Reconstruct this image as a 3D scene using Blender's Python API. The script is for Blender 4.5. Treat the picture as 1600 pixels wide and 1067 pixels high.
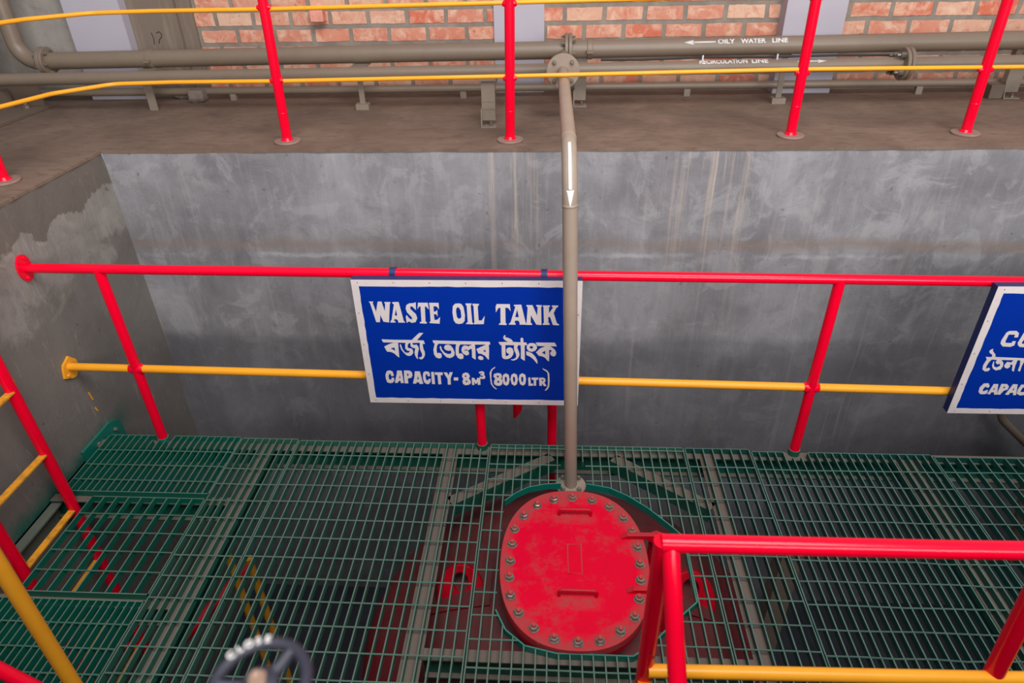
import bpy, bmesh, math, random
from mathutils import Vector, Matrix, Euler
random.seed(7)
for o in list(bpy.data.objects):
    bpy.data.objects.remove(o)
scene = bpy.context.scene
C = scene.collection

# ------------------------------------------------------------------ camera
cam_data = bpy.data.cameras.new('camera')
cam_data.sensor_width = 36.0
cam_data.lens = 23.875
cam_data.clip_start = 0.05
cam_data.dof.use_dof = True
cam_data.dof.focus_distance = 3.0
cam_data.dof.aperture_fstop = 2.3
cam = bpy.data.objects.new('camera', cam_data)
C.objects.link(cam)
RIGHT = Vector((0.99844868, 0.05190061, -0.02016324))
DOWN = Vector((0.01067041, -0.53377224, -0.84556096))
FWD = Vector((-0.05464771, 0.84403408, -0.53349799))
M4 = Matrix((RIGHT, -DOWN, -FWD)).transposed().to_4x4()
M4.translation = Vector((0, 0, 2.38))
cam.matrix_world = M4
scene.camera = cam

# ------------------------------------------------------------------ world, lights, exposure
world = bpy.data.worlds.new('world'); scene.world = world
world.use_nodes = True
bg = world.node_tree.nodes['Background']
bg.inputs[0].default_value = (0.82, 0.88, 1.0, 1)
bg.inputs[1].default_value = 0.36
def area(name, loc, target, sx, sy, power, col):
    l = bpy.data.lights.new(name, 'AREA'); l.shape = 'RECTANGLE'
    l.size = sx; l.size_y = sy; l.energy = power; l.color = col
    o = bpy.data.objects.new(name, l); C.objects.link(o)
    o.location = loc
    o.rotation_euler = (Vector(target) - Vector(loc)).to_track_quat('-Z', 'Y').to_euler()
    return o
area('roof_light', (0.8, -0.2, 6.2), (0.2, 3.4, 0.6), 5.0, 2.6, 410, (1.0, 0.98, 0.97))
area('front_fill_light', (3.2, -5.2, 3.8), (-0.8, 3.4, 0.8), 6.0, 3.0, 560, (1.0, 0.98, 0.96))  # added fill from behind the viewer, brightens the rear walls and pillars
scene.view_settings.view_transform = 'Standard'
scene.view_settings.look = 'None'
scene.view_settings.gamma = 1.0
scene.view_settings.use_curve_mapping = False
scene.view_settings.exposure = -0.04

# ------------------------------------------------------------------ material helpers
def lin(r, g, b):
    f = lambda c: (c / 255 / 12.92) if c / 255 <= 0.04045 else ((c / 255 + 0.055) / 1.055) ** 2.4
    return (f(r), f(g), f(b), 1.0)
class NT:
    def __init__(s, name, rough=0.6, metallic=0.0, spec=0.5):
        s.m = bpy.data.materials.new(name); s.m.use_nodes = True
        s.t = s.m.node_tree; s.b = s.t.nodes['Principled BSDF']
        s.b.inputs['Roughness'].default_value = rough
        s.b.inputs['Metallic'].default_value = metallic
        s.b.inputs['Specular IOR Level'].default_value = spec
        s.geo = s.t.nodes.new('ShaderNodeNewGeometry')
    def n(s, t, **kw):
        x = s.t.nodes.new(t)
        for k, v in kw.items(): setattr(x, k, v)
        return x
    def l(s, a, b): s.t.links.new(a, b)
    def pos(s, scale=(1, 1, 1), rot=(0, 0, 0)):
        mp = s.n('ShaderNodeMapping')
        mp.inputs['Scale'].default_value = scale; mp.inputs['Rotation'].default_value = rot
        s.l(s.geo.outputs['Position'], mp.inputs['Vector']); return mp.outputs[0]
    def noise(s, scale=5, detail=6, rough=0.6, vec=None, dist=0.0):
        x = s.n('ShaderNodeTexNoise'); x.inputs['Scale'].default_value = scale
        x.inputs['Detail'].default_value = detail; x.inputs['Roughness'].default_value = rough
        x.inputs['Distortion'].default_value = dist
        s.l(vec if vec is not None else s.geo.outputs['Position'], x.inputs['Vector'])
        return x.outputs['Fac']
    def ramp(s, fac, stops, interp='LINEAR'):
        r = s.n('ShaderNodeValToRGB'); e = r.color_ramp.elements
        r.color_ramp.interpolation = interp
        while len(e) < len(stops): e.new(0.5)
        for i, (p, c) in enumerate(stops):
            e[i].position = p
            e[i].color = c if isinstance(c, tuple) else (c, c, c, 1)
        s.l(fac, r.inputs[0]); return r.outputs[0]
    def mix(s, fac, a, b, mode='MIX'):
        x = s.n('ShaderNodeMix', data_type='RGBA', blend_type=mode)
        for v, i in ((fac, 0), (a, 6), (b, 7)):
            if hasattr(v, 'is_output'): s.l(v, x.inputs[i])
            else: x.inputs[i].default_value = v
        return x.outputs[2]
    def math(s, op, a, b=0.0, c=None, clamp=False):
        x = s.n('ShaderNodeMath', operation=op, use_clamp=clamp)
        for i, v in enumerate((a, b) if c is None else (a, b, c)):
            if hasattr(v, 'is_output'): s.l(v, x.inputs[i])
            else: x.inputs[i].default_value = v
        return x.outputs[0]
    def maprange(s, v, a, b, c=0.0, d=1.0):
        x = s.n('ShaderNodeMapRange'); x.clamp = True
        s.l(v, x.inputs[0])
        for i, k in enumerate((a, b, c, d)): x.inputs[i + 1].default_value = k
        return x.outputs[0]
    def sep(s, v=None):
        x = s.n('ShaderNodeSeparateXYZ'); s.l(v if v is not None else s.geo.outputs['Position'], x.inputs[0]); return x.outputs
    def up(s):
        return s.sep(s.geo.outputs['Normal'])[2]
    def color(s, c):
        if hasattr(c, 'is_output'): s.l(c, s.b.inputs['Base Color'])
        else: s.b.inputs['Base Color'].default_value = c
    def rough(s, v): s.l(v, s.b.inputs['Roughness'])
    def bump(s, h, strength=0.3, dist=0.01):
        x = s.n('ShaderNodeBump'); x.inputs['Strength'].default_value = strength
        x.inputs['Distance'].default_value = dist
        s.l(h, x.inputs['Height']); s.l(x.outputs[0], s.b.inputs['Normal'])

def paint(name, base, worn=None, rough=0.35, amount=0.5, dust=None, dust_lo=0.3, dust_hi=0.9, dust_amt=0.8, bump=0.05, spec=0.5, scale=9, dust_min=0.25):
    """Painted metal: base colour, slightly uneven coat, dust lying on the faces that look up."""
    t = NT(name, rough, 0.0, spec)
    n1 = t.noise(scale, 6, 0.65)
    c = t.mix(t.maprange(n1, 0.45, 0.75, 0, amount), base, worn if worn else tuple(x * 0.8 for x in base[:3]) + (1,))
    if dust:
        n2 = t.noise(14, 8, 0.7)
        up = t.maprange(t.up(), dust_lo, dust_hi, 0, dust_amt)
        f = t.math('MULTIPLY', up, t.maprange(n2, 0.3, 0.62, dust_min, 1.0))
        c = t.mix(f, c, dust)
        t.rough(t.maprange(f, 0, 1, rough, 0.85))
    t.color(c)
    if bump: t.bump(t.noise(40, 4, 0.6), bump, 0.004)
    return t.m

M = {}
M['red'] = paint('red_gloss_paint', lin(243, 0, 44), lin(232, 0, 40), 0.2, 0.6, bump=0.03, spec=0.35)
M['yellow'] = paint('yellow_gloss_paint', lin(246, 168, 42), lin(236, 156, 38), 0.32, 0.6, bump=0.04, spec=0.35)
M['yellow_old'] = paint('yellow_worn_paint', lin(232, 158, 40), lin(150, 104, 50), 0.5, 0.9, bump=0.1, scale=30)
M['pipe'] = paint('drab_pipe_paint', lin(128, 113, 97), lin(120, 104, 90), 0.42, 0.7, lin(124, 105, 92), 0.3, 1.0, 0.5, bump=0.05)
M['pipe_light'] = paint('drop_pipe_paint', lin(154, 137, 122), lin(144, 127, 113), 0.42, 0.7, bump=0.05)
M['support'] = paint('support_paint', lin(134, 122, 108), lin(120, 107, 94), 0.5, 0.7, lin(128, 112, 98), 0.3, 1.0, 0.5)
M['column'] = paint('brown_column_paint', lin(112, 97, 84), lin(100, 86, 75), 0.5, 0.7, lin(112, 95, 83), 0.3, 1.0, 0.6)
M['grating'] = paint('green_grating_paint', lin(4, 98, 80), lin(8, 84, 68), 0.42, 0.7, lin(104, 116, 104), 0.6, 0.95, 0.8, bump=0.05, scale=3, dust_min=0.5)
M['grating_dusty'] = paint('dusty_grating_paint', lin(40, 98, 82), lin(62, 102, 88), 0.55, 0.8, lin(98, 114, 102), 0.5, 0.95, 0.9, bump=0.05, scale=4, dust_min=0.6)
M['grating_shaded'] = paint('shaded_grating_paint', lin(8, 68, 60), lin(18, 64, 56), 0.5, 0.8, lin(92, 118, 108), 0.5, 0.95, 0.9, bump=0.05, scale=4, dust_min=0.6)  # green darkened to paint in shade on bar sides facing away from the light
M['band'] = paint('green_band_paint', lin(10, 112, 96), lin(8, 96, 82), 0.4, 0.7, lin(80, 130, 116), 0.6, 0.95, 0.5)
M['beam'] = paint('green_beam_paint', lin(6, 88, 72), lin(6, 72, 60), 0.45, 0.7, lin(106, 91, 82), 0.35, 0.8, 1.0, dust_min=0.85)
M['zinc'] = paint('bolt_steel', lin(150, 146, 140), lin(120, 104, 92), 0.35, 0.9, scale=30)
M['zinc'].node_tree.nodes['Principled BSDF'].inputs['Metallic'].default_value = 0.7
M['bolt_dusty'] = paint('dusty_bolt', lin(112, 100, 88), lin(140, 134, 124), 0.5, 0.9, scale=40)
M['tank'] = paint('tank_red_dusty', lin(118, 2, 22), lin(92, 10, 22), 0.5, 0.9, lin(84, 54, 50), 0.4, 1.0, 0.85, scale=5)
M['lug'] = paint('lug_red', lin(196, 0, 30), lin(170, 4, 28), 0.45, 0.8, spec=0.2)
M['tank_dust'] = paint('tank_top_dust', lin(92, 66, 58), lin(80, 56, 50), 0.8, 0.8, scale=6)
M['red_dark'] = paint('red_shop_paint', lin(200, 0, 36), lin(170, 4, 32), 0.4, 0.8, lin(140, 74, 70), 0.3, 0.95, 0.45, spec=0.2)
M['white_text'] = paint('white_lettering', lin(212, 202, 200), lin(196, 186, 186), 0.6, 0.7)
M['white_mark'] = paint('white_stencil', lin(224, 220, 216), lin(210, 204, 200), 0.6, 0.7)
M['blue'] = paint('blue_sign_paint', lin(0, 44, 146), lin(0, 41, 138), 0.5, 0.6, bump=0.01, spec=0.1)
M['navy'] = paint('navy_sign_edge', lin(2, 30, 92), lin(4, 26, 78), 0.5, 0.6, lin(58, 58, 92), 0.6, 1.0, 0.6)
M['black'] = paint('black_wheel', lin(42, 42, 54), lin(36, 36, 46), 0.45, 0.6)
M['wheel_hub'] = paint('hub_metal', lin(150, 122, 104), lin(120, 100, 90), 0.5, 0.8)
M['cable'] = paint('dark_cable', lin(40, 38, 36), lin(52, 50, 48), 0.6)
M['lilac'] = paint('white_pillar_paint', lin(180, 174, 184), lin(172, 165, 175), 0.75, 0.8, scale=2)
M['clay'] = paint('clay_block', lin(226, 160, 140), lin(196, 110, 90), 0.85, 0.9)
M['rubble'] = paint('cement_rubble', lin(126, 112, 104), lin(100, 88, 82), 0.95, 0.9, bump=0.6)

# manhole cover: bright red paint rubbed through to brown dust in patches, grey chips
t = NT('manhole_red', 0.42, 0, 0.12)
n1 = t.noise(5.5, 8, 0.72); n2 = t.noise(38, 6, 0.7); n3 = t.noise(20, 3, 0.5)
c = t.mix(t.maprange(n2, 0.5, 0.8, 0, 0.5), lin(220, 0, 44), lin(196, 8, 46))
dustf = t.math('MULTIPLY', t.maprange(n1, 0.50, 0.66), t.maprange(n2, 0.36, 0.56), clamp=True)
c = t.mix(t.math('MULTIPLY', dustf, 0.75), c, lin(150, 74, 70))
# dust that settles between the nuts, round the rim of the plate
px, py, pz = t.sep()
ex = t.math('POWER', t.math('ABSOLUTE', t.math('DIVIDE', t.math('SUBTRACT', px, 0.117), 0.318)), 2.35)
ey = t.math('POWER', t.math('ABSOLUTE', t.math('DIVIDE', t.math('SUBTRACT', py, 1.972), 0.420)), 2.35)
rim = t.math('ADD', t.math('ADD', ex, ey), t.math('MULTIPLY', t.math('SUBTRACT', n1, 0.5), 0.9))
rimf = t.math('MULTIPLY', t.maprange(rim, 0.58, 0.86), t.maprange(n2, 0.30, 0.62, 0.25, 0.85))
c = t.mix(rimf, c, lin(150, 74, 72))
hx = t.maprange(t.math('ABSOLUTE', t.math('SUBTRACT', px, 0.127)), 0.11, 0.06)
for hy in (2.215, 1.765):
    hf = t.math('MULTIPLY', hx, t.maprange(t.math('ABSOLUTE', t.math('SUBTRACT', py, hy)), 0.045, 0.01))
    c = t.mix(t.math('MULTIPLY', hf, t.maprange(n2, 0.35, 0.6, 0.1, 0.7)), c, lin(152, 78, 74))
c = t.mix(t.maprange(n3, 0.74, 0.77), c, lin(140, 112, 102))
t.color(c); t.rough(t.maprange(dustf, 0, 1, 0.42, 0.85)); t.bump(n2, 0.08, 0.004)
M['manhole'] = t.m
t = NT('manhole_rim_dust', 0.6)
n1 = t.noise(9, 8, 0.7); n2 = t.noise(45, 6, 0.7)
c = t.mix(t.maprange(n1, 0.35, 0.65, 0.35, 0.85), lin(210, 8, 32), lin(150, 84, 72))
t.color(t.mix(t.maprange(n2, 0.55, 0.75, 0, 0.5), c, lin(196, 20, 40)))
M['manhole_rim'] = t.m

# cement render on the pit walls: trowel blotches, level pour lines, drips of lime, green overspray by the platform
def concrete(name, axis, tone=1.0, overspray=False, drips=True, patches=True):
    k = lambda r, g, bb: lin(r * tone, g * tone, bb * tone)
    back = axis == 'x'
    t = NT(name, 0.7, 0, 0.35)
    x, y, z = t.sep()
    along = x if back else y
    blot = t.noise(1.5, 9, 0.62, dist=0.5); mid = t.noise(4.5, 10, 0.68, dist=0.7); fine = t.noise(70, 4, 0.6)
    tilt = (0, 0.1, 0) if back else (0.2, 0, 0)
    brush = t.noise(9, 7, 0.68, t.pos((1.4, 1.4, 0.4), tilt)); hair = t.noise(40, 4, 0.6, t.pos((1, 1, 0.06), tilt))
    if back: stops = [(0.30, k(114, 112, 116)), (0.46, k(131, 129, 132)), (0.60, k(146, 144, 148)), (0.78, k(160, 158, 162))]
    else: stops = [(0.30, k(124, 117, 111)), (0.46, k(142, 135, 128)), (0.60, k(156, 149, 142)), (0.78, k(168, 161, 154))]
    c = t.ramp(blot, stops)
    c = t.mix(t.maprange(mid, 0.52, 0.60, 0, 0.42), c, k(170, 168, 170) if back else k(170, 163, 155))
    c = t.mix(t.maprange(mid, 0.44, 0.34, 0, 0.38), c, k(106, 103, 103))
    ba = 1.0 if back else 0.45
    c = t.mix(t.maprange(brush, 0.50, 0.68, 0, 0.26 * ba), c, k(172, 169, 170))
    c = t.mix(t.maprange(brush, 0.46, 0.30, 0, 0.26 * ba), c, k(104, 101, 101))
    c = t.mix(t.maprange(hair, 0.55, 0.75, 0, 0.22), c, k(182, 178, 176))
    wob = t.math('MULTIPLY_ADD', t.noise(2.2, 5, 0.6), 0.10, z)
    if back:
        ridge = t.maprange(t.math('ABSOLUTE', t.math('SUBTRACT', wob, 0.82)), 0.005, 0.05, 0.62, 0)
        c = t.mix(t.math('MULTIPLY', ridge, t.maprange(t.noise(0.9, 3, 0.5), 0.34, 0.55)), c, k(140, 122, 110))
        lite = t.maprange(t.math('ABSOLUTE', t.math('SUBTRACT', t.math('MULTIPLY_ADD', t.noise(9, 5, 0.65), 0.07, z), 0.735)), 0.004, 0.022, 0.6, 0)
        c = t.mix(t.math('MULTIPLY', lite, t.maprange(blot, 0.42, 0.55)), c, k(186, 183, 184))
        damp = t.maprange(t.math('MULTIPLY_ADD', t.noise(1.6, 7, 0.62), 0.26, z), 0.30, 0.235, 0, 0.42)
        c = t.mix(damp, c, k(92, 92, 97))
        # runs of lime and mud below the floor edge, in bunches
        run = t.noise(11, 5, 0.7, t.pos((2.0, 1, 0.03)))
        rf = t.maprange(run, 0.52, 0.62, 0, 0.75)
        b1 = t.maprange(t.math('ABSOLUTE', t.math('ADD', x, 0.30)), 0.34, 0.10)
        b2 = t.maprange(t.math('ABSOLUTE', t.math('SUBTRACT', x, 0.86)), 0.32, 0.06)
        bun = t.math('MAXIMUM', b1, b2)
        fade = t.maprange(t.math('MULTIPLY_ADD', run, 0.7, z), 0.75, 1.45, 0.15, 1)
        c = t.mix(t.math('MULTIPLY', t.math('MULTIPLY', rf, bun), fade), c, k(188, 172, 160))
    elif patches:
        edge = t.maprange(t.math('MULTIPLY_ADD', t.noise(4.5, 8, 0.66), 0.55, z), 1.40, 1.42, 0, 0.82)
        c = t.mix(edge, c, k(104, 94, 86))
        lowd = t.maprange(t.math('MULTIPLY_ADD', t.noise(3, 8, 0.64, dist=0.5), 0.9, z), 1.30, 1.22, 0, 0.70)
        c = t.mix(lowd, c, k(110, 104, 99))
        scr = t.noise(16, 5, 0.7, t.pos((1, 2.4, 0.5), (0.5, 0, 0)))
        c = t.mix(t.maprange(scr, 0.60, 0.70, 0, 0.35), c, k(176, 170, 164))
    c = t.mix(t.maprange(t.noise(24, 3, 0.4), 0.71, 0.76, 0, 0.5), c, k(88, 84, 82))
    if drips:
        dr = t.noise(7, 5, 0.7, t.pos((1.6, 1.6, 0.03)))
        c = t.mix(t.math('MULTIPLY', t.maprange(dr, 0.60, 0.65, 0, 0.35), t.maprange(t.noise(0.8, 2, 0.5), 0.45, 0.6)), c, k(178, 170, 164))
    if overspray:
        dz = t.math('ABSOLUTE', t.math('ADD', z, 0.04))
        f = t.math('MULTIPLY_ADD', t.noise(7, 6, 0.7), -0.16, t.math('ADD', dz, 0.05))
        g = t.maprange(f, 0.075, -0.02, 0, 0.95)
        lo = t.maprange(y, 1.9, 2.1); hi = t.maprange(y, 3.08, 2.88)
        c = t.mix(t.math('MULTIPLY', g, t.math('MULTIPLY', lo, hi)), c, lin(12, 92, 78))
    t.color(c)
    t.bump(t.math('MULTIPLY_ADD', fine, 0.4, t.math('MULTIPLY_ADD', brush, 0.5, mid)), 0.25, 0.012)
    return t.m
M['conc_back'] = concrete('rendered_concrete_back', 'x', 0.965)
M['conc_left'] = concrete('rendered_concrete_left', 'y', 0.97, True, False)
M['conc_grey'] = concrete('grey_plaster', 'x2', 1.02, False, False, False)

t = NT('dusty_screed', 0.85, 0, 0.25)
a = t.noise(2.2, 8, 0.62, dist=0.5); b = t.noise(18, 6, 0.65); s = t.noise(9, 7, 0.68, t.pos((1.0, 3.0, 1), (0, 0, 0.6)))
c = t.ramp(a, [(0.3, lin(103, 85, 74)), (0.5, lin(119, 100, 87)), (0.7, lin(134, 113, 99))])
c = t.mix(t.maprange(s, 0.50, 0.64, 0, 0.5), c, lin(92, 75, 66))
c = t.mix(t.maprange(b, 0.6, 0.8, 0, 0.35), c, lin(156, 138, 126))
t.color(c); t.bump(t.math('MULTIPLY_ADD', b, 0.4, s), 0.18, 0.008)
M['screed'] = t.m

t = NT('oily_pit_floor', 0.5)
t.color(t.ramp(t.noise(3, 6), [(0.3, lin(34, 36, 44)), (0.7, lin(54, 56, 64))]))
M['pit'] = t.m

# brickwork
t = NT('brickwork', 0.85, 0, 0.25)
p = t.pos()
x, y, z = t.sep(p)
dx = t.math('MULTIPLY_ADD', t.noise(5, 4, 0.6), 0.03, t.math('ADD', x, 9.901))
zz = t.math('MULTIPLY_ADD', t.noise(5.5, 4, 0.6, t.pos((1.1, 1, 1.2))), 0.022, t.math('SUBTRACT', z, 1.228))
cb = t.n('ShaderNodeCombineXYZ'); t.l(dx, cb.inputs[0]); t.l(zz, cb.inputs[1])
bk = t.n('ShaderNodeTexBrick'); t.l(cb.outputs[0], bk.inputs['Vector'])
bk.inputs['Color1'].default_value = (0, 0, 0, 1); bk.inputs['Color2'].default_value = (1, 1, 1, 1)
bk.inputs['Scale'].default_value = 1.0; bk.inputs['Mortar Size'].default_value = 0.0155
bk.inputs['Mortar Smooth'].default_value = 0.25; bk.inputs['Brick Width'].default_value = 0.263
bk.inputs['Row Height'].default_value = 0.107
per = bk.outputs['Color']
base = t.ramp(per, [(0.0, lin(206, 110, 84)), (0.3, lin(212, 150, 126)), (0.5, lin(202, 128, 106)), (0.7, lin(216, 176, 150)), (0.85, lin(206, 140, 116)), (1.0, lin(196, 108, 84))])
bl = t.noise(9, 6, 0.65, dist=1.2)
base = t.mix(t.maprange(bl, 0.46, 0.66, 0, 0.8), base, lin(224, 192, 166))
base = t.mix(t.maprange(t.noise(13, 5, 0.6, dist=0.8), 0.54, 0.68, 0, 0.6), base, lin(196, 100, 78))
base = t.mix(t.maprange(t.noise(40, 3, 0.5), 0.68, 0.74, 0, 0.6), base, lin(120, 82, 72))
mort = t.mix(t.maprange(t.noise(10, 6, 0.6), 0.4, 0.7), lin(132, 122, 112), lin(152, 142, 130))
c = t.mix(bk.outputs['Fac'], base, mort)
t.color(c)
t.bump(t.math('MULTIPLY_ADD', t.noise(30, 6, 0.7), 0.3, t.math('SUBTRACT', 1.0, bk.outputs['Fac'])), 0.55, 0.012)
M['brick'] = t.m

# ------------------------------------------------------------------ mesh helpers
def V(*a): return Vector(a)
class MB:
    def __init__(s): s.bm = bmesh.new()
    def box(s, lo, hi, mat=None):
        v = [s.bm.verts.new((x, y, z)) for x in (lo[0], hi[0]) for y in (lo[1], hi[1]) for z in (lo[2], hi[2])]
        for f in ((0, 1, 3, 2), (4, 6, 7, 5), (0, 4, 5, 1), (2, 3, 7, 6), (0, 2, 6, 4), (1, 5, 7, 3)):
            s.bm.faces.new([v[i] for i in f])
        if mat is not None:
            for q in v: q.co = mat @ q.co
        return s
    def prism(s, pts, vec):
        """pts: planar outline (3D points), extruded by vec."""
        vec = Vector(vec)
        a = [s.bm.verts.new(p) for p in pts]; b = [s.bm.verts.new(Vector(p) + vec) for p in pts]
        n = len(a)
        s.bm.faces.new(a[::-1]); s.bm.faces.new(b)
        for i in range(n): s.bm.faces.new((a[i], a[(i + 1) % n], b[(i + 1) % n], b[i]))
        return s
    def ring(s, c, u, w, r, n):
        return [s.bm.verts.new(c + u * (math.cos(2 * math.pi * i / n) * r) + w * (math.sin(2 * math.pi * i / n) * r)) for i in range(n)]
    def tube(s, pts, r, n=20, caps=True, closed=False):
        P = [Vector(p) for p in pts]; rs = r if isinstance(r, (list, tuple)) else [r] * len(P)
        m = len(P); tang = []
        for i in range(m):
            if closed: d = P[(i + 1) % m] - P[i - 1]
            else: d = P[min(i + 1, m - 1)] - P[max(i - 1, 0)]
            tang.append(d.normalized())
        u = tang[0].orthogonal().normalized(); rings = []
        for i in range(m):
            u = (u - tang[i] * u.dot(tang[i])).normalized(); w = tang[i].cross(u)
            rings.append(s.ring(P[i], u, w, rs[i], n))
        for i in range(m if closed else m - 1):
            a, b = rings[i], rings[(i + 1) % m]
            for k in range(n): s.bm.faces.new((a[k], a[(k + 1) % n], b[(k + 1) % n], b[k]))
        if caps and not closed:
            s.bm.faces.new(rings[0][::-1]); s.bm.faces.new(rings[-1])
        return s
    def cyl(s, a, b, r, n=24): return s.tube([a, b], r, n)
    def hexa(s, c, axis, r, h):
        a = Vector(axis).normalized(); c = Vector(c)
        return s.tube([c, c + a * h], r, 6)
    def disc(s, c, axis, r, h, n=40, hole=0.0):
        a = Vector(axis).normalized(); c = Vector(c); bv = min(0.003, h * 0.25)
        return s.tube([c, c + a * bv, c + a * (h - bv), c + a * h], [r - bv, r, r, r - bv], n)
    def lathe(s, c, prof, n=64):
        rings = []
        for r, z in prof:
            rings.append([s.bm.verts.new((c[0] + math.cos(2 * math.pi * i / n) * r, c[1] + math.sin(2 * math.pi * i / n) * r, z)) for i in range(n)] if r > 1e-5 else [s.bm.verts.new((c[0], c[1], z))])
        for a, b in zip(rings, rings[1:]):
            for i in range(n):
                j = (i + 1) % n
                if len(a) == 1: s.bm.faces.new((a[0], b[i], b[j]))
                elif len(b) == 1: s.bm.faces.new((a[i], b[0], a[j]))
                else: s.bm.faces.new((a[i], b[i], b[j], a[j]))
        return s
    def build(s, name, mat, parent=None, loc=None, angle=35, bevel=0.0):
        org = world_loc(parent) if parent else Vector(loc if loc is not None else (0, 0, 0))
        bmesh.ops.recalc_face_normals(s.bm, faces=s.bm.faces[:])
        for v in s.bm.verts: v.co -= org
        me = bpy.data.meshes.new(name); s.bm.to_mesh(me); s.bm.free()
        for p in me.polygons: p.use_smooth = True
        me.set_sharp_from_angle(angle=math.radians(angle))
        me.materials.append(mat)
        o = bpy.data.objects.new(name, me); C.objects.link(o)
        if parent: o.parent = parent
        else: o.location = org
        if bevel:
            b = o.modifiers.new('bevel', 'BEVEL'); b.width = bevel; b.segments = 2; b.limit_method = 'ANGLE'
        return o
def world_loc(o):
    p = Vector((0, 0, 0))
    while o is not None: p = p + o.location; o = o.parent
    return p
def fillet(pts, r, n=8):
    P = [Vector(p) for p in pts]; out = [P[0]]
    for i in range(1, len(P) - 1):
        a = (P[i - 1] - P[i]).normalized(); b = (P[i + 1] - P[i]).normalized()
        ang = a.angle(b)
        if ang > math.pi - 0.02: out.append(P[i]); continue
        rr = r[i - 1] if isinstance(r, (list, tuple)) else r
        d = rr / math.tan(ang / 2); bis = (a + b).normalized(); c = P[i] + bis * (rr / math.sin(ang / 2))
        s0 = P[i] + a * d - c; s1 = P[i] + b * d - c; tot = s0.angle(s1)
        ax = s0.cross(s1).normalized()
        for k in range(n + 1): out.append(c + Matrix.Rotation(tot * k / n, 3, ax) @ s0)
    out.append(P[-1]); return out
def thing(name, label, cat, loc=(0, 0, 0), group=None):
    o = bpy.data.objects.new(name, None); C.objects.link(o); o.location = loc
    o.empty_display_size = 0.1
    return tag(o, label, cat, group)
def tag(o, label, cat, group=None):
    o['label'] = label; o['category'] = cat
    if group: o['group'] = group
    return o
def struct(o):
    o['kind'] = 'structure'; return o
def lab(o, s): o['label'] = s; return o
def flat_text(groups, y, depth, name, mat, parent):
    """Painted lettering: outlines with holes in mm on an upright board, filled, with the thickness of the paint film."""
    cu = bpy.data.curves.new(name, 'CURVE'); cu.dimensions = '2D'; cu.fill_mode = 'BOTH'; cu.extrude = depth / 2
    tmp = []
    dg = None
    bm = bmesh.new()
    for gi, g in enumerate(groups):
        cu.splines.clear()
        for sp in g:
            q = cu.splines.new('POLY'); q.points.add(len(sp) - 1); q.use_cyclic_u = True
            for pt, (x, z) in zip(q.points, sp): pt.co = (x / 1000, z / 1000, 0, 1)
        o = bpy.data.objects.new('tmp', cu); C.objects.link(o)
        dg = bpy.context.evaluated_depsgraph_get()
        me = bpy.data.meshes.new_from_object(o.evaluated_get(dg))
        bpy.data.objects.remove(o)
        for v in me.vertices: v.co.z += 0.00012 * gi
        bm.from_mesh(me); bpy.data.meshes.remove(me)
    for v in bm.verts: v.co = Vector((v.co.x, y - v.co.z, v.co.y))   # letters that touch are laid one over the other, a brush stroke apart
    b = MB(); b.bm.free(); b.bm = bm
    bpy.data.curves.remove(cu)
    return b.build(name, mat, parent)

# ------------------------------------------------------------------ setting
XL, YB, ZU = -2.47, 3.59, 1.32
PF = -2.3
def slab(name, lo, hi, mat): return struct(MB().box(lo, hi).build(name, mat, loc=((lo[0] + hi[0]) / 2, (lo[1] + hi[1]) / 2, lo[2])))
slab('floor_pit', (XL - 0.3, -0.9, PF - 0.1), (6.2, YB + 0.3, PF), M['pit'])
# pit walls with a slightly uneven top arris
def pit_wall(name, axis):
    b = MB(); n = 70; random.seed(3 if axis == 'x' else 5)
    rows = [PF - 0.1, 0.0, 0.8, 1.25, 1.306]
    grid = []
    for i in range(n + 1):
        f = i / n; col = []
        for k, z in enumerate(rows):
            j = random.uniform(-0.004, 0.004) if k == 4 else 0
            if axis == 'x': col.append(b.bm.verts.new((XL + f * 8.7, YB + j + (0.004 if k == 4 else 0), z)))
            else: col.append(b.bm.verts.new((XL - (0.004 if k == 4 else 0) + j, -0.9 + f * (YB + 0.9), z)))
        tp = (XL + f * 8.7, YB + 0.3, 1.306) if axis == 'x' else (XL - 0.3, -0.9 + f * (YB + 0.9), 1.306)
        bt = (tp[0], tp[1], PF - 0.1)
        col += [b.bm.verts.new(tp), b.bm.verts.new(bt)]
        grid.append(col)
    for c0, c1 in zip(grid, grid[1:]):
        m = len(c0)
        for k in range(m): b.bm.faces.new((c0[k], c1[k], c1[(k + 1) % m], c0[(k + 1) % m]))
    b.bm.faces.new(grid[0]); b.bm.faces.new(grid[-1][::-1])
    return struct(b.build(name, M['conc_back'] if axis == 'x' else M['conc_left'], loc=(0, YB, PF) if axis == 'x' else (XL, 1, PF)))
pit_wall('wall_pit_back', 'x'); pit_wall('wall_pit_left', 'y')
slab('wall_pit_front', (XL, 0.25, PF - 0.1), (6.2, 0.55, 1.306), M['conc_back'])
slab('floor_near', (XL, -2, 1.2), (7, 0.552, 1.32), M['screed'])
slab('wall_pit_right', (6.2, -0.9, PF - 0.1), (6.5, YB + 0.3, 1.31), M['conc_left'])
b = MB()
b.prism([V(-6, YB, 1.306), V(XL, YB, 1.306), V(7, YB, 1.306), V(7, 5.3, 1.306), V(-6, 5.3, 1.306)], (0, 0, 0.014))
b.prism([V(-6, -2, 1.306), V(XL, -2, 1.306), V(XL, YB, 1.306), V(-6, YB, 1.306)], (0, 0, 0.014))
struct(b.build('floor', M['screed'], loc=(0, 4.4, 1.306)))
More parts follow.
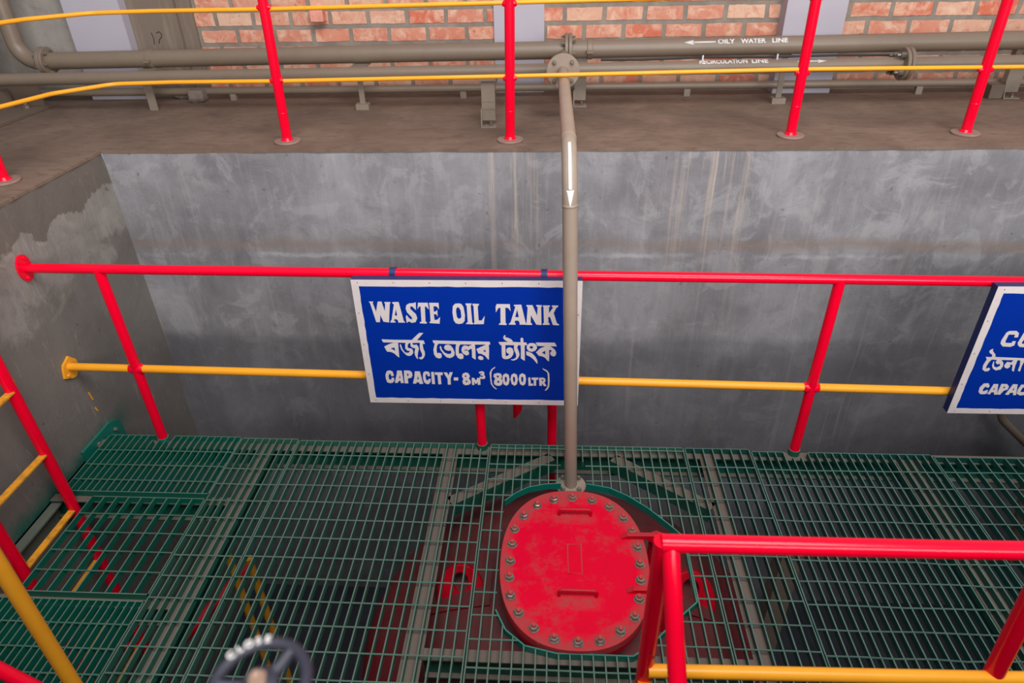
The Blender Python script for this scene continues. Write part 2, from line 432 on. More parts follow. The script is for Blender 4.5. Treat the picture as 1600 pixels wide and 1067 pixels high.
# rear wall: plaster, pillar, concrete jamb, brick
YW = 4.96
slab('wall_rear_plaster', (-6, YW, 1.32), (-3.22, YW + 0.25, 4.3), M['conc_grey'])
slab('wall_rear', (-2.45, YW, 1.32), (7, YW + 0.25, 4.3), M['brick'])
slab('wall_left', (-6.2, -2, 1.3), (-6.0, YW + 0.25, 4.3), M['conc_grey'])
tj = NT('stained_jamb', 0.85)
tj.color(tj.mix(tj.maprange(tj.noise(6, 6, 0.6, tj.pos((5, 5, 0.4))), 0.5, 0.75, 0, 0.7), lin(122, 107, 94), lin(150, 136, 122)))
b = MB(); b.box((-2.86, YW - 0.05, 1.32), (-2.53, YW + 0.2, 4.3)); b.box((-2.53, YW - 0.02, 1.32), (-2.43, YW + 0.2, 4.3))
struct(b.build('trim_4', tj.m, loc=(-2.66, YW, 1.32)))
for i, (x0, x1, yf) in enumerate(((-3.25, -2.86, YW - 0.13), (-0.39, -0.055, YW - 0.02), (1.475, 1.85, YW - 0.13))):
    slab('trim_%d' % (i + 1), (x0, yf, 1.32), (x1, YW + 0.2, 4.3), M['lilac'])

# ------------------------------------------------------------------ steel frame under the grating
frame = thing('platform_frame', 'green steel beam frame with dusty top flanges carrying the grating', 'steel frame', (0.0, 1.2, PF))
ZT = -0.034
def ibeam(p0, p1, w=0.085, h=0.12, zt=ZT, name='beam', mat='beam', bot=True, web=0):
    p0 = Vector(p0); p1 = Vector(p1); d = (p1 - p0).normalized(); sd = Vector((-d.y, d.x, 0)); b = MB()
    def bar(o0, o1, z0, z1):
        pts = [p0 + sd * o0, p0 + sd * o1, p1 + sd * o1, p1 + sd * o0]
        b.prism([V(q.x, q.y, z0) for q in pts], (0, 0, z1 - z0))
    bar(-w / 2, w / 2, zt - 0.008, zt); 
    if bot: bar(-w / 2, w / 2, zt - h, zt - h + 0.008)
    wo = web * (w / 2 - 0.004); bar(wo - 0.004, wo + 0.004, zt - h + 0.008, zt - 0.008)
    return b.build(name, M[mat], frame)
ibeam((XL + 0.01, 2.731, 0), (5.5, 2.731, 0), 0.062, 0.13)
ibeam((-0.515, 1.16, 0), (-0.515, 2.70, 0), 0.082, bot=False); ibeam((0.826, 1.16, 0), (0.826, 2.70, 0), 0.078, bot=False)
ibeam((-1.515, 1.16, 0), (-1.515, 2.70, 0), 0.088, bot=False); ibeam((1.82, 1.16, 0), (1.82, 2.70, 0), 0.09, bot=False); ibeam((2.95, 1.16, 0), (2.95, 2.70, 0), 0.09)
ibeam((-0.475, 1.553, 0), (0.787, 1.553, 0), 0.05)
ibeam((XL + 0.01, 1.19, 0), (5.5, 1.19, 0), 0.07)
ibeam((XL + 0.01, 2.322, 0), (-1.558, 2.322, 0), 0.05); ibeam((XL + 0.01, 1.735, 0), (-1.558, 1.735, 0), 0.05)
ibeam((-0.475, 2.36, 0), (0.02, 2.695, 0), 0.06, 0.085, name='brace_beam', bot=False, web=-1); ibeam((0.787, 2.36, 0), (0.34, 2.695, 0), 0.06, 0.085, name='brace_beam', bot=False, web=1)
for x, y in ((2.95, 1.25), (2.95, 2.66)):
    MB().box((x - 0.05, y - 0.05, PF), (x + 0.05, y + 0.05, ZT - 0.12)).build('leg', M['beam'], frame)
# wall bracket and ledger channel on the left wall
b = MB(); b.prism([V(XL + 0.001, 2.60, -0.15), V(XL + 0.001, 2.94, -0.15), V(XL + 0.001, 2.93, -0.03), V(XL + 0.001, 2.86, 0.012), V(XL + 0.001, 2.60, 0.012)], (0.014, 0, 0))
br = b.build('wall_bracket', M['band'], frame)
for y, z in ((2.87, -0.05), (2.72, -0.03), (2.72, -0.11)):
    MB().hexa((XL + 0.015, y, z), (1, 0, 0), 0.011, 0.012).build('bolt', M['bolt_dusty'], br)
lg = paint('ledger_grey_green', lin(104, 112, 100), lin(86, 92, 84), 0.55, 0.8)
b = MB(); b.box((XL + 0.001, 1.2, -0.19), (XL + 0.012, 2.60, -0.05)); b.box((XL + 0.001, 1.2, -0.06), (XL + 0.06, 2.60, -0.05))
lab(b.build('ledger_channel', lg, frame), 'grey green ledger channel along the wall')

# ------------------------------------------------------------------ grating panels
def inside(poly, x, y):
    c = False; n = len(poly)
    for i in range(n):
        (x0, y0), (x1, y1) = poly[i], poly[i - 1]
        if (y0 > y) != (y1 > y) and x < (x1 - x0) * (y - y0) / (y1 - y0) + x0: c = not c
    return c
def spans(poly, fixed, a, b, along):
    """parts of [a,b] along an axis that lie outside the polygon, at coordinate `fixed` on the other axis"""
    if not poly: return [(a, b)]
    cuts = [a, b]; n = len(poly)
    for i in range(n):
        p, q = poly[i], poly[i - 1]
        k, m = (0, 1) if along == 'y' else (1, 0)
        if (p[k] > fixed) != (q[k] > fixed):
            v = p[m] + (q[m] - p[m]) * (fixed - p[k]) / (q[k] - p[k])
            if a < v < b: cuts.append(v)
    cuts.sort(); out = []
    for u, w in zip(cuts, cuts[1:]):
        mid = (u + w) / 2
        pt = (fixed, mid) if along == 'y' else (mid, fixed)
        if not inside(poly, *pt) and w - u > 0.004: out.append((u, w))
    return out
def panel(label, x0, x1, y0, y1, pitch, rows, holes=(), depth=0.031, wave=0.0, seed=1, mat='grating'):
    random.seed(seed)
    t = thing('grating_panel', label, 'grating', ((x0 + x1) / 2, (y0 + y1) / 2, -depth), 'floor grating panels of the platform')
    n = max(2, round((x1 - x0) / pitch)); b = MB()
    def sp(fixed, a, c, along):
        segs = [(a, c)]
        for h in holes:
            new = []
            for u, w in segs: new += spans(h, fixed, u, w, along)
            segs = new
        return segs
    for i in range(1, n):
        x = x0 + (x1 - x0) * i / n + random.uniform(-0.0012, 0.0012)
        for u, w in sp(x, y0 + 0.003, y1 - 0.003, 'y'):
            b.box((x - 0.0027, u, -depth), (x + 0.0027, w, 0))
    b.build('bearing_bars', M[mat], t)
    b = MB()
    for y in rows:
        if not (y0 + 0.01 < y < y1 - 0.01): continue
        for u, w in sp(y, x0, x1, 'x'):
            m = max(1, int((w - u) / 0.12)); pts = []
            for k in range(m + 1):
                pts.append(V(u + (w - u) * k / m, y + (random.uniform(-1, 1) * wave if 0 < k < m else 0), -0.0015 + random.uniform(-.0006, .0006)))
            b.tube(pts, 0.0036, 6)
    b.build('cross_rods', M[mat], t)
    b = MB()
    for x in (x0, x1):
        s = 1 if x == x0 else -1
        for u, w in sp(x + s * 0.003, y0, y1, 'y'): b.box((min(x, x + s * 0.005), u, -depth), (max(x, x + s * 0.005), w, 0.0008))
    for y in (y0, y1):
        s = 1 if y == y0 else -1
        for u, w in sp(y + s * 0.003, x0, x1, 'x'): b.box((u, min(y, y + s * 0.005), -depth), (w, max(y, y + s * 0.005), 0.0008))
    b.build('edge_bars', M[mat], t)
    return t
def rows(y0, step, n): return [y0 - step * i for i in range(n)]
sq = lambda x, y, w, h: [(x - w, y - h), (x + w, y - h), (x + w, y + h), (x - w, y + h)]
YK = 2.757
panel('fine green grating panel in the far left corner, behind the wide-barred panel', -2.405, -1.66, 2.335, YK + 0.008, 0.0374, [2.641, 2.530, 2.42], [sq(-2.09, 2.756, 0.055, 0.03)], seed=1)
panel('wide-barred bright green grating panel beside the wall ladder', -2.235, -1.663, 1.752, 2.305, 0.0645, [2.193, 2.081, 1.974, 1.865], seed=2)
panel('fine green grating panel at the near left, under the yellow post', -2.44, -1.663, 1.16, 1.722, 0.0334, [1.611, 1.504, 1.399, 1.29], seed=3)
panel('narrow dusty green grating panel left of the open wide panel', -1.658, -1.342, 1.16, YK, 0.0375, rows(2.63, 0.111, 14), seed=4, mat='grating_dusty')
panel('long green grating panel between the narrow strip and the manhole panel', -1.338, -0.308, 1.16, YK - 0.01, 0.0455, rows(2.634, 0.111, 14), [sq(-0.345, 2.77, 0.04, 0.062)], seed=5, mat='grating_dusty')
CUT = [(-.205, 2.334), (-.15, 2.39), (-.096, 2.427), (-.01, 2.452), (.066, 2.459), (.066, 2.62), (.19, 2.62), (.19, 2.459), (.30, 2.435), (.382, 2.386), (.47, 2.31), (.555, 2.211), (.61, 2.14), (.61, 1.80), (.50, 1.70), (.40, 1.60), (.33, 1.552), (.042, 1.552), (-.081, 1.58), (-.159, 1.645), (-.205, 1.735)]
gp = panel('green grating panel cut out around the red manhole cover', -0.303, 0.705, 1.16, YK - 0.012, 0.0434, [2.717, 2.592, 2.484, 2.375, 2.266, 2.152, 2.04, 1.931, 1.818, 1.709, 1.602, 1.484, 1.37, 1.26], [CUT], wave=0.003, seed=6, mat='grating_dusty')
def banding(pts, h=0.036, inset=0.0):
    b = MB()
    for (a, c) in zip(pts, pts[1:]):
        a = V(*a, 0); c = V(*c, 0); d = (c - a).normalized(); sd = V(-d.y, d.x, 0) * 0.003
        b.prism([a - sd + V(0, 0, -0.031), a + sd + V(0, 0, -0.031), c + sd + V(0, 0, -0.031), c - sd + V(0, 0, -0.031)], (0, 0, h))
    return b
banding(CUT[0:5]).build('cutout_banding', M['band'], gp)
banding(CUT[7:13]).build('cutout_banding', M['band'], gp)
banding(CUT[12:], 0.033).build('cutout_banding', M['band'], gp)
panel('short-width green grating panel just right of the manhole panel', 0.71, 1.042, 1.16, YK - 0.014, 0.0464, rows(2.603, 0.1118, 14), wave=0.0015, seed=7, mat='grating_shaded')
panel('wide green grating panel with closely set bars, around the right rear post', 1.047, 1.95, 1.16, YK - 0.03, 0.0402, rows(2.594, 0.1125, 14), [sq(1.275, 2.72, 0.06, 0.03)], wave=0.004, seed=8, mat='grating_shaded')
panel('green grating panel at the far right under the second sign', 1.955, 2.95, 1.16, YK - 0.045, 0.060, rows(2.600, 0.1125, 14), wave=0.003, seed=9, mat='grating_shaded')

# ------------------------------------------------------------------ lettering outlines, mm on the sign boards
WASTE = [[[(-827,888),(-806,888),(-810,880),(-800,834),(-786,888),(-768,888),(-759,838),(-752,879),(-757,882),(-754,886),(-727,886),(-729,880),(-731,877),(-746,778),(-772,782),(-782,818),(-789,779),(-806,779),(-822,878)]],[[(-718,886),(-689,887),(-676,788),(-670,778),(-703,778),(-702,786),(-708,796),(-719,796),(-722,786),(-715,784),(-716,778),(-740,778),(-738,786),(-733,790),(-712,876),(-719,879)],[(-706,849),(-715,815),(-703,815)]],[[(-621,882),(-610,886),(-613,845),(-629,865),(-639,863),(-638,850),(-615,823),(-611,802),(-621,781),(-638,777),(-652,785),(-663,777),(-664,810),(-659,819),(-650,802),(-642,795),(-635,798),(-636,807),(-656,834),(-660,854),(-655,871),(-642,880),(-629,881)]],[[(-600,884),(-555,884),(-553,849),(-564,864),(-570,866),(-574,784),(-568,780),(-570,774),(-601,775),(-601,781),(-593,783),(-590,866),(-598,863),(-606,850)]],[[(-549,884),(-505,884),(-506,851),(-516,866),(-530,867),(-531,837),(-520,840),(-514,849),(-515,812),(-521,825),(-532,825),(-531,793),(-518,795),(-504,810),(-509,774),(-556,777),(-555,783),(-550,786),(-548,872),(-549,877)]],[[(-415,882),(-401,879),(-392,862),(-388,821),(-391,791),(-401,777),(-419,773),(-434,778),(-442,794),(-445,834),(-441,868),(-430,880)],[(-420,862),(-414,862),(-406,845),(-405,811),(-411,802),(-420,801),(-426,811),(-428,838),(-426,855)]],[[(-382,882),(-354,882),(-356,874),(-359,872),(-356,781),(-352,777),(-354,772),(-386,774),(-384,779),(-377,782),(-377,870),(-381,875)]],[[(-350,881),(-320,880),(-322,873),(-327,869),(-326,793),(-312,793),(-297,818),(-303,774),(-350,773),(-349,779),(-346,781),(-346,869),(-350,874)]],[[(-240,880),(-180,880),(-177,843),(-184,855),(-189,861),(-201,862),(-202,782),(-197,776),(-198,770),(-232,771),(-233,776),(-225,780),(-223,861),(-232,860),(-245,836),(-245,867)]],[[(-161,877),(-128,878),(-109,783),(-104,773),(-137,773),(-137,783),(-142,794),(-158,794),(-160,783),(-154,776),(-158,772),(-187,773),(-185,779),(-179,783),(-156,864),(-156,869),(-162,871)],[(-147,854),(-157,812),(-140,812)]],[[(-105,876),(-77,876),(-56,821),(-54,867),(-61,872),(-60,877),(-35,876),(-34,871),(-38,867),(-36,772),(-60,774),(-85,824),(-86,784),(-79,777),(-80,772),(-106,772),(-99,865),(-104,870)]],[[(-30,875),(2,875),(2,870),(-3,867),(-2,835),(17,866),(10,869),(11,875),(39,875),(39,869),(31,864),(19,836),(34,783),(45,775),(43,771),(16,773),(3,815),(-6,815),(-4,783),(2,778),(0,773),(-31,773),(-30,779),(-25,783),(-27,864),(-29,869)]]]
BANGLA = [[[(-793,684),(-732,682),(-648,682),(-592,680),(-588,662),(-594,662),(-603,668),(-651,666),(-784,668),(-788,670)]],[[(-649,683),(-610,722),(-590,722),(-621,685),(-624,680)]],[[(-738,666),(-716,666),(-717,640),(-719,584),(-723,585),(-744,608),(-757,614),(-775,616),(-778,624),(-785,644),(-760,658)],[(-757,633),(-737,640),(-734,620)]],[[(-708,657),(-704,658),(-699,632),(-688,611),(-674,609),(-667,614),(-665,621),(-677,623),(-685,636),(-682,661),(-680,666),(-663,666),(-670,657),(-673,643),(-668,636),(-654,634),(-649,623),(-649,609),(-658,597),(-670,592),(-683,596),(-695,611),(-705,629),(-709,650)]],[[(-657,666),(-647,667),(-647,657),(-639,654),(-629,658),(-622,648),(-619,634),(-625,614),(-629,596),(-629,573),(-635,580),(-641,596),(-642,614),(-636,636),(-648,639),(-657,648)]],[[(-612,668),(-596,668),(-599,655),(-598,637),(-593,617),(-593,599),(-600,583),(-610,574),(-618,574),(-624,582),(-621,585),(-614,585),(-607,594),(-607,608),(-613,626),(-614,646)]],[[(-550,681),(-435,679),(-279,677),(-277,661),(-282,662),(-347,661),(-417,661),(-523,664),(-546,666)]],[[(-540,666),(-523,665),(-531,652),(-535,629),(-534,609),(-524,611),(-514,607),(-512,595),(-516,583),(-528,580),(-541,586),(-549,604),(-550,629)]],[[(-515,651),(-512,649),(-509,630),(-497,612),(-482,605),(-470,606),(-465,614),(-466,627),(-477,624),(-490,628),(-497,637),(-497,648),(-490,656),(-476,658),(-465,653),(-455,637),(-449,614),(-452,598),(-462,587),(-476,583),(-491,588),(-503,605),(-515,627),(-519,643)]],[[(-438,664),(-419,662),(-426,649),(-429,626),(-429,608),(-418,610),(-410,604),(-407,592),(-411,581),(-422,577),(-435,584),(-444,603),(-444,626),(-442,649)]],[[(-367,663),(-350,662),(-349,627),(-350,577),(-355,578),(-367,588),(-366,634),(-371,638),(-379,631),(-385,627),(-390,633),(-398,633),(-403,624),(-394,628),(-385,624),(-380,615),(-382,604),(-394,599),(-405,606),(-414,617),(-416,633),(-411,647),(-402,655),(-389,654),(-381,649),(-374,656),(-367,655)]],[[(-299,663),(-284,663),(-284,628),(-287,576),(-291,579),(-306,600),(-321,609),(-336,611),(-340,623),(-344,636),(-325,647),(-299,660)],[(-315,627),(-301,632),(-300,617)]],[[(-325,597),(-316,592),(-312,583),(-316,576),(-326,574),(-335,578),(-339,587),(-335,596)]],[[(-238,676),(-197,677),(-167,677),(-107,675),(-102,661),(-114,660),(-148,660),(-207,660),(-229,659)]],[[(-208,715),(-204,712),(-206,703),(-193,700),(-178,692),(-170,681),(-172,676),(-187,675),(-204,685),(-213,694),(-215,703),(-212,710)]],[[(-224,660),(-206,661),(-206,597),(-197,599),(-187,609),(-196,613),(-202,622),(-202,636),(-194,645),(-184,647),(-173,641),(-168,625),(-170,607),(-180,591),(-191,583),(-207,580),(-220,585),(-224,597)]],[[(-164,661),(-146,661),(-150,646),(-143,625),(-140,607),(-145,591),(-155,579),(-169,573),(-178,575),(-181,579),(-170,580),(-159,587),(-155,598),(-157,612),(-164,630),(-166,643)]],[[(-134,697),(-128,703),(-121,697),(-120,675),(-115,660),(-115,573),(-121,576),(-134,586),(-133,630),(-134,675)]],[[(-80,673),(-67,670),(-58,660),(-57,645),(-65,631),(-81,624),(-96,628),(-105,642),(-105,657),(-95,670)],[(-83,657),(-76,653),(-75,647),(-80,641),(-88,642),(-92,649),(-90,654)]],[[(-108,626),(-99,624),(-81,616),(-65,597),(-56,577),(-54,557),(-58,559),(-75,583),(-90,597),(-107,606)]],[[(-63,676),(26,676),(36,657),(-5,656),(-54,658)]],[[(-17,659),(-2,658),(14,650),(27,637),(34,621),(31,605),(22,599),(10,605),(5,614),(6,623),(14,630),(6,637),(0,636),(1,609),(0,572),(-5,573),(-20,593),(-33,600),(-48,602),(-54,611),(-62,621),(-43,643),(-22,654)],[(-35,620),(-18,631),(-18,609)]]]
CAPACITY = [[[(-775,506),(-762,499),(-758,481),(-759,473),(-771,472),(-773,485),(-780,485),(-785,470),(-784,452),(-777,449),(-772,454),(-771,462),(-759,461),(-759,445),(-768,433),(-781,429),(-795,434),(-800,456),(-799,481),(-790,501)]],[[(-739,505),(-716,505),(-713,432),(-728,431),(-728,444),(-737,444),(-743,432),(-758,432),(-743,485)],[(-727,480),(-734,460),(-727,460)]],[[(-705,506),(-680,506),(-668,499),(-665,481),(-671,465),(-691,459),(-691,430),(-709,430),(-708,468)],[(-692,490),(-684,486),(-685,476),(-692,474)]],[[(-652,502),(-627,502),(-617,428),(-636,428),(-637,438),(-647,438),(-652,429),(-668,430),(-657,469)],[(-639,476),(-645,455),(-636,455)]],[[(-598,503),(-583,500),(-579,488),(-580,475),(-591,475),(-592,486),(-598,488),(-602,473),(-600,450),(-592,448),(-589,457),(-577,459),(-580,441),(-588,429),(-600,427),(-611,437),(-615,462),(-613,487),(-609,498)]],[[(-572,499),(-558,500),(-558,428),(-573,428)]],[[(-554,498),(-516,498),(-516,483),(-527,482),(-527,428),(-542,427),(-542,483),(-554,485)]],[[(-511,498),(-494,498),(-488,481),(-481,500),(-466,500),(-479,463),(-480,427),(-495,426),(-494,461)]],[[(-463,469),(-441,469),(-442,452),(-464,452)]],[[(-403,500),(-389,494),(-383,478),(-389,464),(-381,451),(-381,437),(-391,427),(-408,424),(-419,431),(-422,447),(-416,461),(-422,476),(-418,492)],[(-404,485),(-399,478),(-405,471),(-410,478)],[(-401,454),(-395,447),(-402,440),(-408,447)]],[[(-375,469),(-364,468),(-354,452),(-348,469),(-333,468),(-334,428),(-347,428),(-346,446),(-353,434),(-358,434),(-364,446),(-364,427),(-375,427)]],[[(-339,504),(-324,509),(-313,504),(-312,492),(-315,488),(-308,478),(-311,465),(-325,463),(-336,468),(-336,477),(-324,474),(-319,479),(-321,483),(-331,484),(-331,491),(-322,495),(-323,499),(-336,495)]],[[(-259,536),(-258,531),(-271,519),(-277,505),(-279,469),(-276,433),(-267,417),(-255,405),(-257,401),(-272,415),(-282,433),(-285,465),(-286,501),(-277,521)]],[[(-247,500),(-231,495),(-226,479),(-232,468),(-225,452),(-227,434),(-239,424),(-255,425),(-266,433),(-267,451),(-260,466),(-269,480),(-265,494)],[(-248,487),(-240,480),(-248,471),(-254,479)],[(-246,455),(-238,448),(-246,440),(-253,447)]],[[(-208,498),(-194,490),(-190,463),(-195,435),(-207,425),(-220,434),(-226,463),(-221,490)],[(-208,481),(-203,470),(-204,452),(-208,443),(-213,452),(-214,474)]],[[(-168,499),(-154,491),(-150,464),(-155,435),(-166,426),(-180,435),(-186,464),(-181,490)],[(-168,482),(-163,471),(-164,453),(-168,444),(-173,453),(-174,474)]],[[(-128,500),(-114,492),(-110,465),(-114,437),(-126,427),(-139,436),(-146,465),(-141,492)],[(-128,483),(-123,472),(-124,455),(-127,445),(-133,454),(-134,476)]],[[(-100,475),(-89,476),(-87,439),(-77,440),(-76,428),(-98,427)]],[[(-83,475),(-51,476),(-51,464),(-61,463),(-61,428),(-73,428),(-73,463),(-83,464)]],[[(-47,475),(-25,476),(-16,468),(-16,454),(-22,448),(-10,427),(-23,426),(-34,445),(-33,428),(-45,428)],[(-34,466),(-26,465),(-27,456),(-34,456)]],[[(-30,531),(-8,519),(2,502),(4,463),(3,427),(-4,409),(-16,398),(-19,401),(-9,416),(-4,434),(-5,491),(-8,509),(-29,526)]]]
RIGHT_SIGN = [[[(2044,763),(2074,764),(2088,753),(2092,731),(2076,730),(2074,745),(2047,745),(2045,710),(2050,700),(2075,700),(2076,710),(2090,710),(2091,688),(2077,680),(2043,682),(2028,697),(2026,714),(2034,755)]],[[(2119,760),(2108,754),(2101,702),(2106,690),(2118,680),(2149,678),(2159,686),(2163,740),(2157,754),(2148,760)],[(2126,740),(2118,702),(2125,696),(2141,699),(2144,736)]],[[(1989,625),(2000,623),(2032,624),(2159,619),(2192,617),(2193,606),(2130,608),(2041,609),(1997,612)]],[[(2007,668),(2009,657),(2027,638),(2031,624),(2015,623),(2014,636),(1999,646),(1994,655),(1998,663)]],[[(1998,612),(2020,611),(2012,593),(2009,572),(2011,559),(2025,565),(2031,557),(2026,546),(2011,545),(1997,556),(1993,578)]],[[(2031,600),(2034,600),(2042,574),(2056,566),(2068,575),(2065,588),(2052,585),(2042,596),(2044,609),(2063,609),(2077,594),(2082,575),(2078,557),(2058,551),(2042,561),(2032,578)]],[[(2117,608),(2134,607),(2135,576),(2140,545),(2129,552),(2122,582),(2111,586),(2114,571),(2105,562),(2091,568),(2086,579),(2088,588),(2092,599),(2111,595)]],[[(2146,610),(2166,608),(2164,576),(2167,546),(2156,552),(2154,580)]],[[(2031,475),(2052,477),(2061,464),(2061,453),(2051,453),(2045,459),(2039,450),(2039,434),(2045,430),(2052,435),(2061,439),(2065,421),(2055,414),(2034,415),(2023,427),(2020,454)]],[[(2076,473),(2097,473),(2111,413),(2098,413),(2094,426),(2081,426),(2080,415),(2067,415)],[(2087,456),(2084,440),(2091,440)]],[[(2110,474),(2137,474),(2149,461),(2149,443),(2134,436),(2126,413),(2110,414)],[(2126,461),(2133,459),(2133,450),(2127,448)]],[[(2163,474),(2184,473),(2198,412),(2185,412),(2180,426),(2168,425),(2164,412),(2148,414)],[(2175,455),(2170,439),(2179,439)]],[[(2200,472),(2225,472),(2230,457),(2213,456),(2210,435),(2216,428),(2239,433),(2246,415),(2216,410),(2198,421),(2195,444)]]]
BOLTS = [(0.03, 2.325), (0.118, 2.34), (0.21, 2.325), (0.288, 2.287), (0.347, 2.219), (0.381, 2.14), (0.395, 2.052), (0.395, 1.961), (0.39, 1.879), (0.374, 1.787), (0.348, 1.703), (0.287, 1.638), (0.206, 1.595), (0.122, 1.585), (0.031, 1.596), (-0.048, 1.64), (-0.11, 1.705), (-0.146, 1.785), (-0.156, 1.875), (-0.156, 1.959), (-0.153, 2.051), (-0.146, 2.138), (-0.108, 2.218), (-0.047, 2.286)]
M['plate'] = paint('post_base_plate', lin(150, 122, 110), lin(120, 98, 88), 0.6, 0.9, lin(126, 106, 95), 0.3, 0.95, 0.6, scale=14)

# ------------------------------------------------------------------ waste oil tank under the grating
TC = (0.09, 1.965)
tank = thing('waste_oil_tank', 'large round red waste oil tank under the grating with bolted manhole', 'tank', (TC[0], TC[1], PF))
RT = 0.95
MB().lathe(TC, [(0, PF), (RT, PF), (RT, -0.60)]).build('shell', M['tank'], tank)
prof = []
for k in range(25):
    a = math.radians(90 * k / 24)
    prof.append((RT * math.cos(a), -0.60 + 0.47 * math.sin(a)))
prof[-1] = (0, prof[-1][1])
def dome_z(x, y):
    d = min(1.0, math.hypot(x - TC[0], y - TC[1]) / RT); return -0.60 + 0.47 * math.sqrt(1 - d * d)
MB().lathe(TC, prof, 96).build('dished_head', M['tank'], tank)
MB().lathe(TC, [(RT, -0.64), (RT + 0.008, -0.63), (RT + 0.008, -0.60), (RT, -0.59)], 96).build('weld_seam', M['tank'], tank)
# obround manhole: straight sides, round ends
MC = (0.117, 1.972); ZC = 0.022
def obround(rx, ry, n=18, e=2.35):
    """rounded oblong outline, flatter than an ellipse along its long sides"""
    out = []
    for i in range(n * 4):
        a = 2 * math.pi * i / (n * 4); c, s = math.cos(a), math.sin(a)
        out.append((MC[0] + rx * math.copysign(abs(c) ** (2 / e), c), MC[1] + ry * math.copysign(abs(s) ** (2 / e), s)))
    return out
def plate(rx, ry, z0, z1, mat, name, parent, bev=0.003):
    b = MB(); b.prism([V(x, y, z0) for x, y in obround(rx, ry)], (0, 0, z1 - z0)); return b.build(name, mat, parent, bevel=bev)
plate(0.262, 0.362, -0.36, -0.045, M['tank_dust'], 'manhole_neck', tank)
plate(0.316, 0.416, -0.048, -0.022, M['red_dark'], 'neck_flange', tank)
cover = plate(0.318, 0.420, -0.018, ZC, M['manhole'], 'manhole_cover', tank)
lab(cover, 'bright red oblong manhole cover with a ring of bolts')
plate(0.312, 0.414, -0.022, -0.018, M['cable'], 'gasket', tank)
def ring_points(rx, ry, n):
    P = obround(rx, ry, 90); L = [0]
    for p, q in zip(P, P[1:] + P[:1]): L.append(L[-1] + math.hypot(q[0] - p[0], q[1] - p[1]))
    out = []
    for k in range(n):
        s = (k + 0.5) / n * L[-1]
        i = max(j for j in range(len(P)) if L[j] <= s); f = (s - L[i]) / (L[i + 1] - L[i])
        p, q = P[i], P[(i + 1) % len(P)]
        out.append((p[0] + (q[0] - p[0]) * f, p[1] + (q[1] - p[1]) * f))
    return out
random.seed(11)
for k, (x, y) in enumerate(BOLTS):
    shiny = k in (0, 12, 13, 17, 22, 23, 14)
    b = MB(); b.disc((x, y, ZC), (0, 0, 1), 0.0215, 0.003, 20)
    a = random.uniform(0, 1); u = V(math.cos(a), math.sin(a), 0); w = V(-math.sin(a), math.cos(a), 0)
    r0 = b.ring(V(x, y, ZC + 0.003), u, w, 0.0182, 6); r1 = b.ring(V(x, y, ZC + 0.017), u, w, 0.0182, 6); r2 = b.ring(V(x, y, ZC + 0.0195), u, w, 0.0145, 6)
    for p, q in ((r0, r1), (r1, r2)):
        for i in range(6): b.bm.faces.new((p[i], p[(i + 1) % 6], q[(i + 1) % 6], q[i]))
    b.bm.faces.new(r2)
    o = b.build('nut', M['zinc'] if shiny else M['bolt_dusty'], cover)
    MB().disc((x, y, ZC + 0.016), (0, 0, 1), 0.0098, 0.015, 12).build('stud', M['manhole_rim'], cover)
for y, w in ((2.235, 0.072), (1.795, 0.076)):
    h = MB().tube(fillet([(MC[0] - w + 0.01, y, ZC - 0.002), (MC[0] - w + 0.01, y, ZC + 0.035), (MC[0] + w + 0.01, y, ZC + 0.035), (MC[0] + w + 0.01, y, ZC - 0.002)], 0.014, 6), 0.0075, 12)
    h.build('lifting_handle', M['red_dark'], cover)
b = MB()
fr = [V(MC[0] - 0.027, 1.905, ZC + 0.001), V(MC[0] + 0.032, 1.905, ZC + 0.001), V(MC[0] + 0.032, 2.062, ZC + 0.001), V(MC[0] - 0.027, 2.062, ZC + 0.001)]
b.tube(fr, 0.0032, 8, closed=True)
b.build('nameplate_outline', M['manhole_rim'], cover)
MB().box((MC[0] - 0.026, 1.906, ZC - 0.002), (MC[0] + 0.031, 2.061, ZC + 0.0022)).build('nameplate', M['manhole'], cover)
# two hinge leaves reaching off the right side of the cover to a hinge pin
for y in (2.10, 1.815):
    b = MB(); b.prism([V(0.325, y, ZC), V(0.355, y, ZC + 0.022), V(0.47, y, ZC + 0.024), V(0.50, y, ZC + 0.008), V(0.50, y, -0.03), V(0.44, y, ZC)], (0, 0.022, 0))
    b.build('hinge_arm', M['red_dark'], cover, bevel=0.002)
MB().cyl((0.487, 1.79, 0.008), (0.487, 2.15, 0.008), 0.013).build('hinge_pin', M['red_dark'], cover)
for y in (1.785, 2.13):
    b = MB(); b.prism([V(0.46, y, -0.34), V(0.53, y, -0.34), V(0.52, y, 0.0), V(0.51, y, 0.02), V(0.487, y, 0.03), V(0.468, y, 0.02), V(0.46, y, 0.0)], (0, 0.018, 0))
    b.build('hinge_bracket', M['red_dark'], tank)
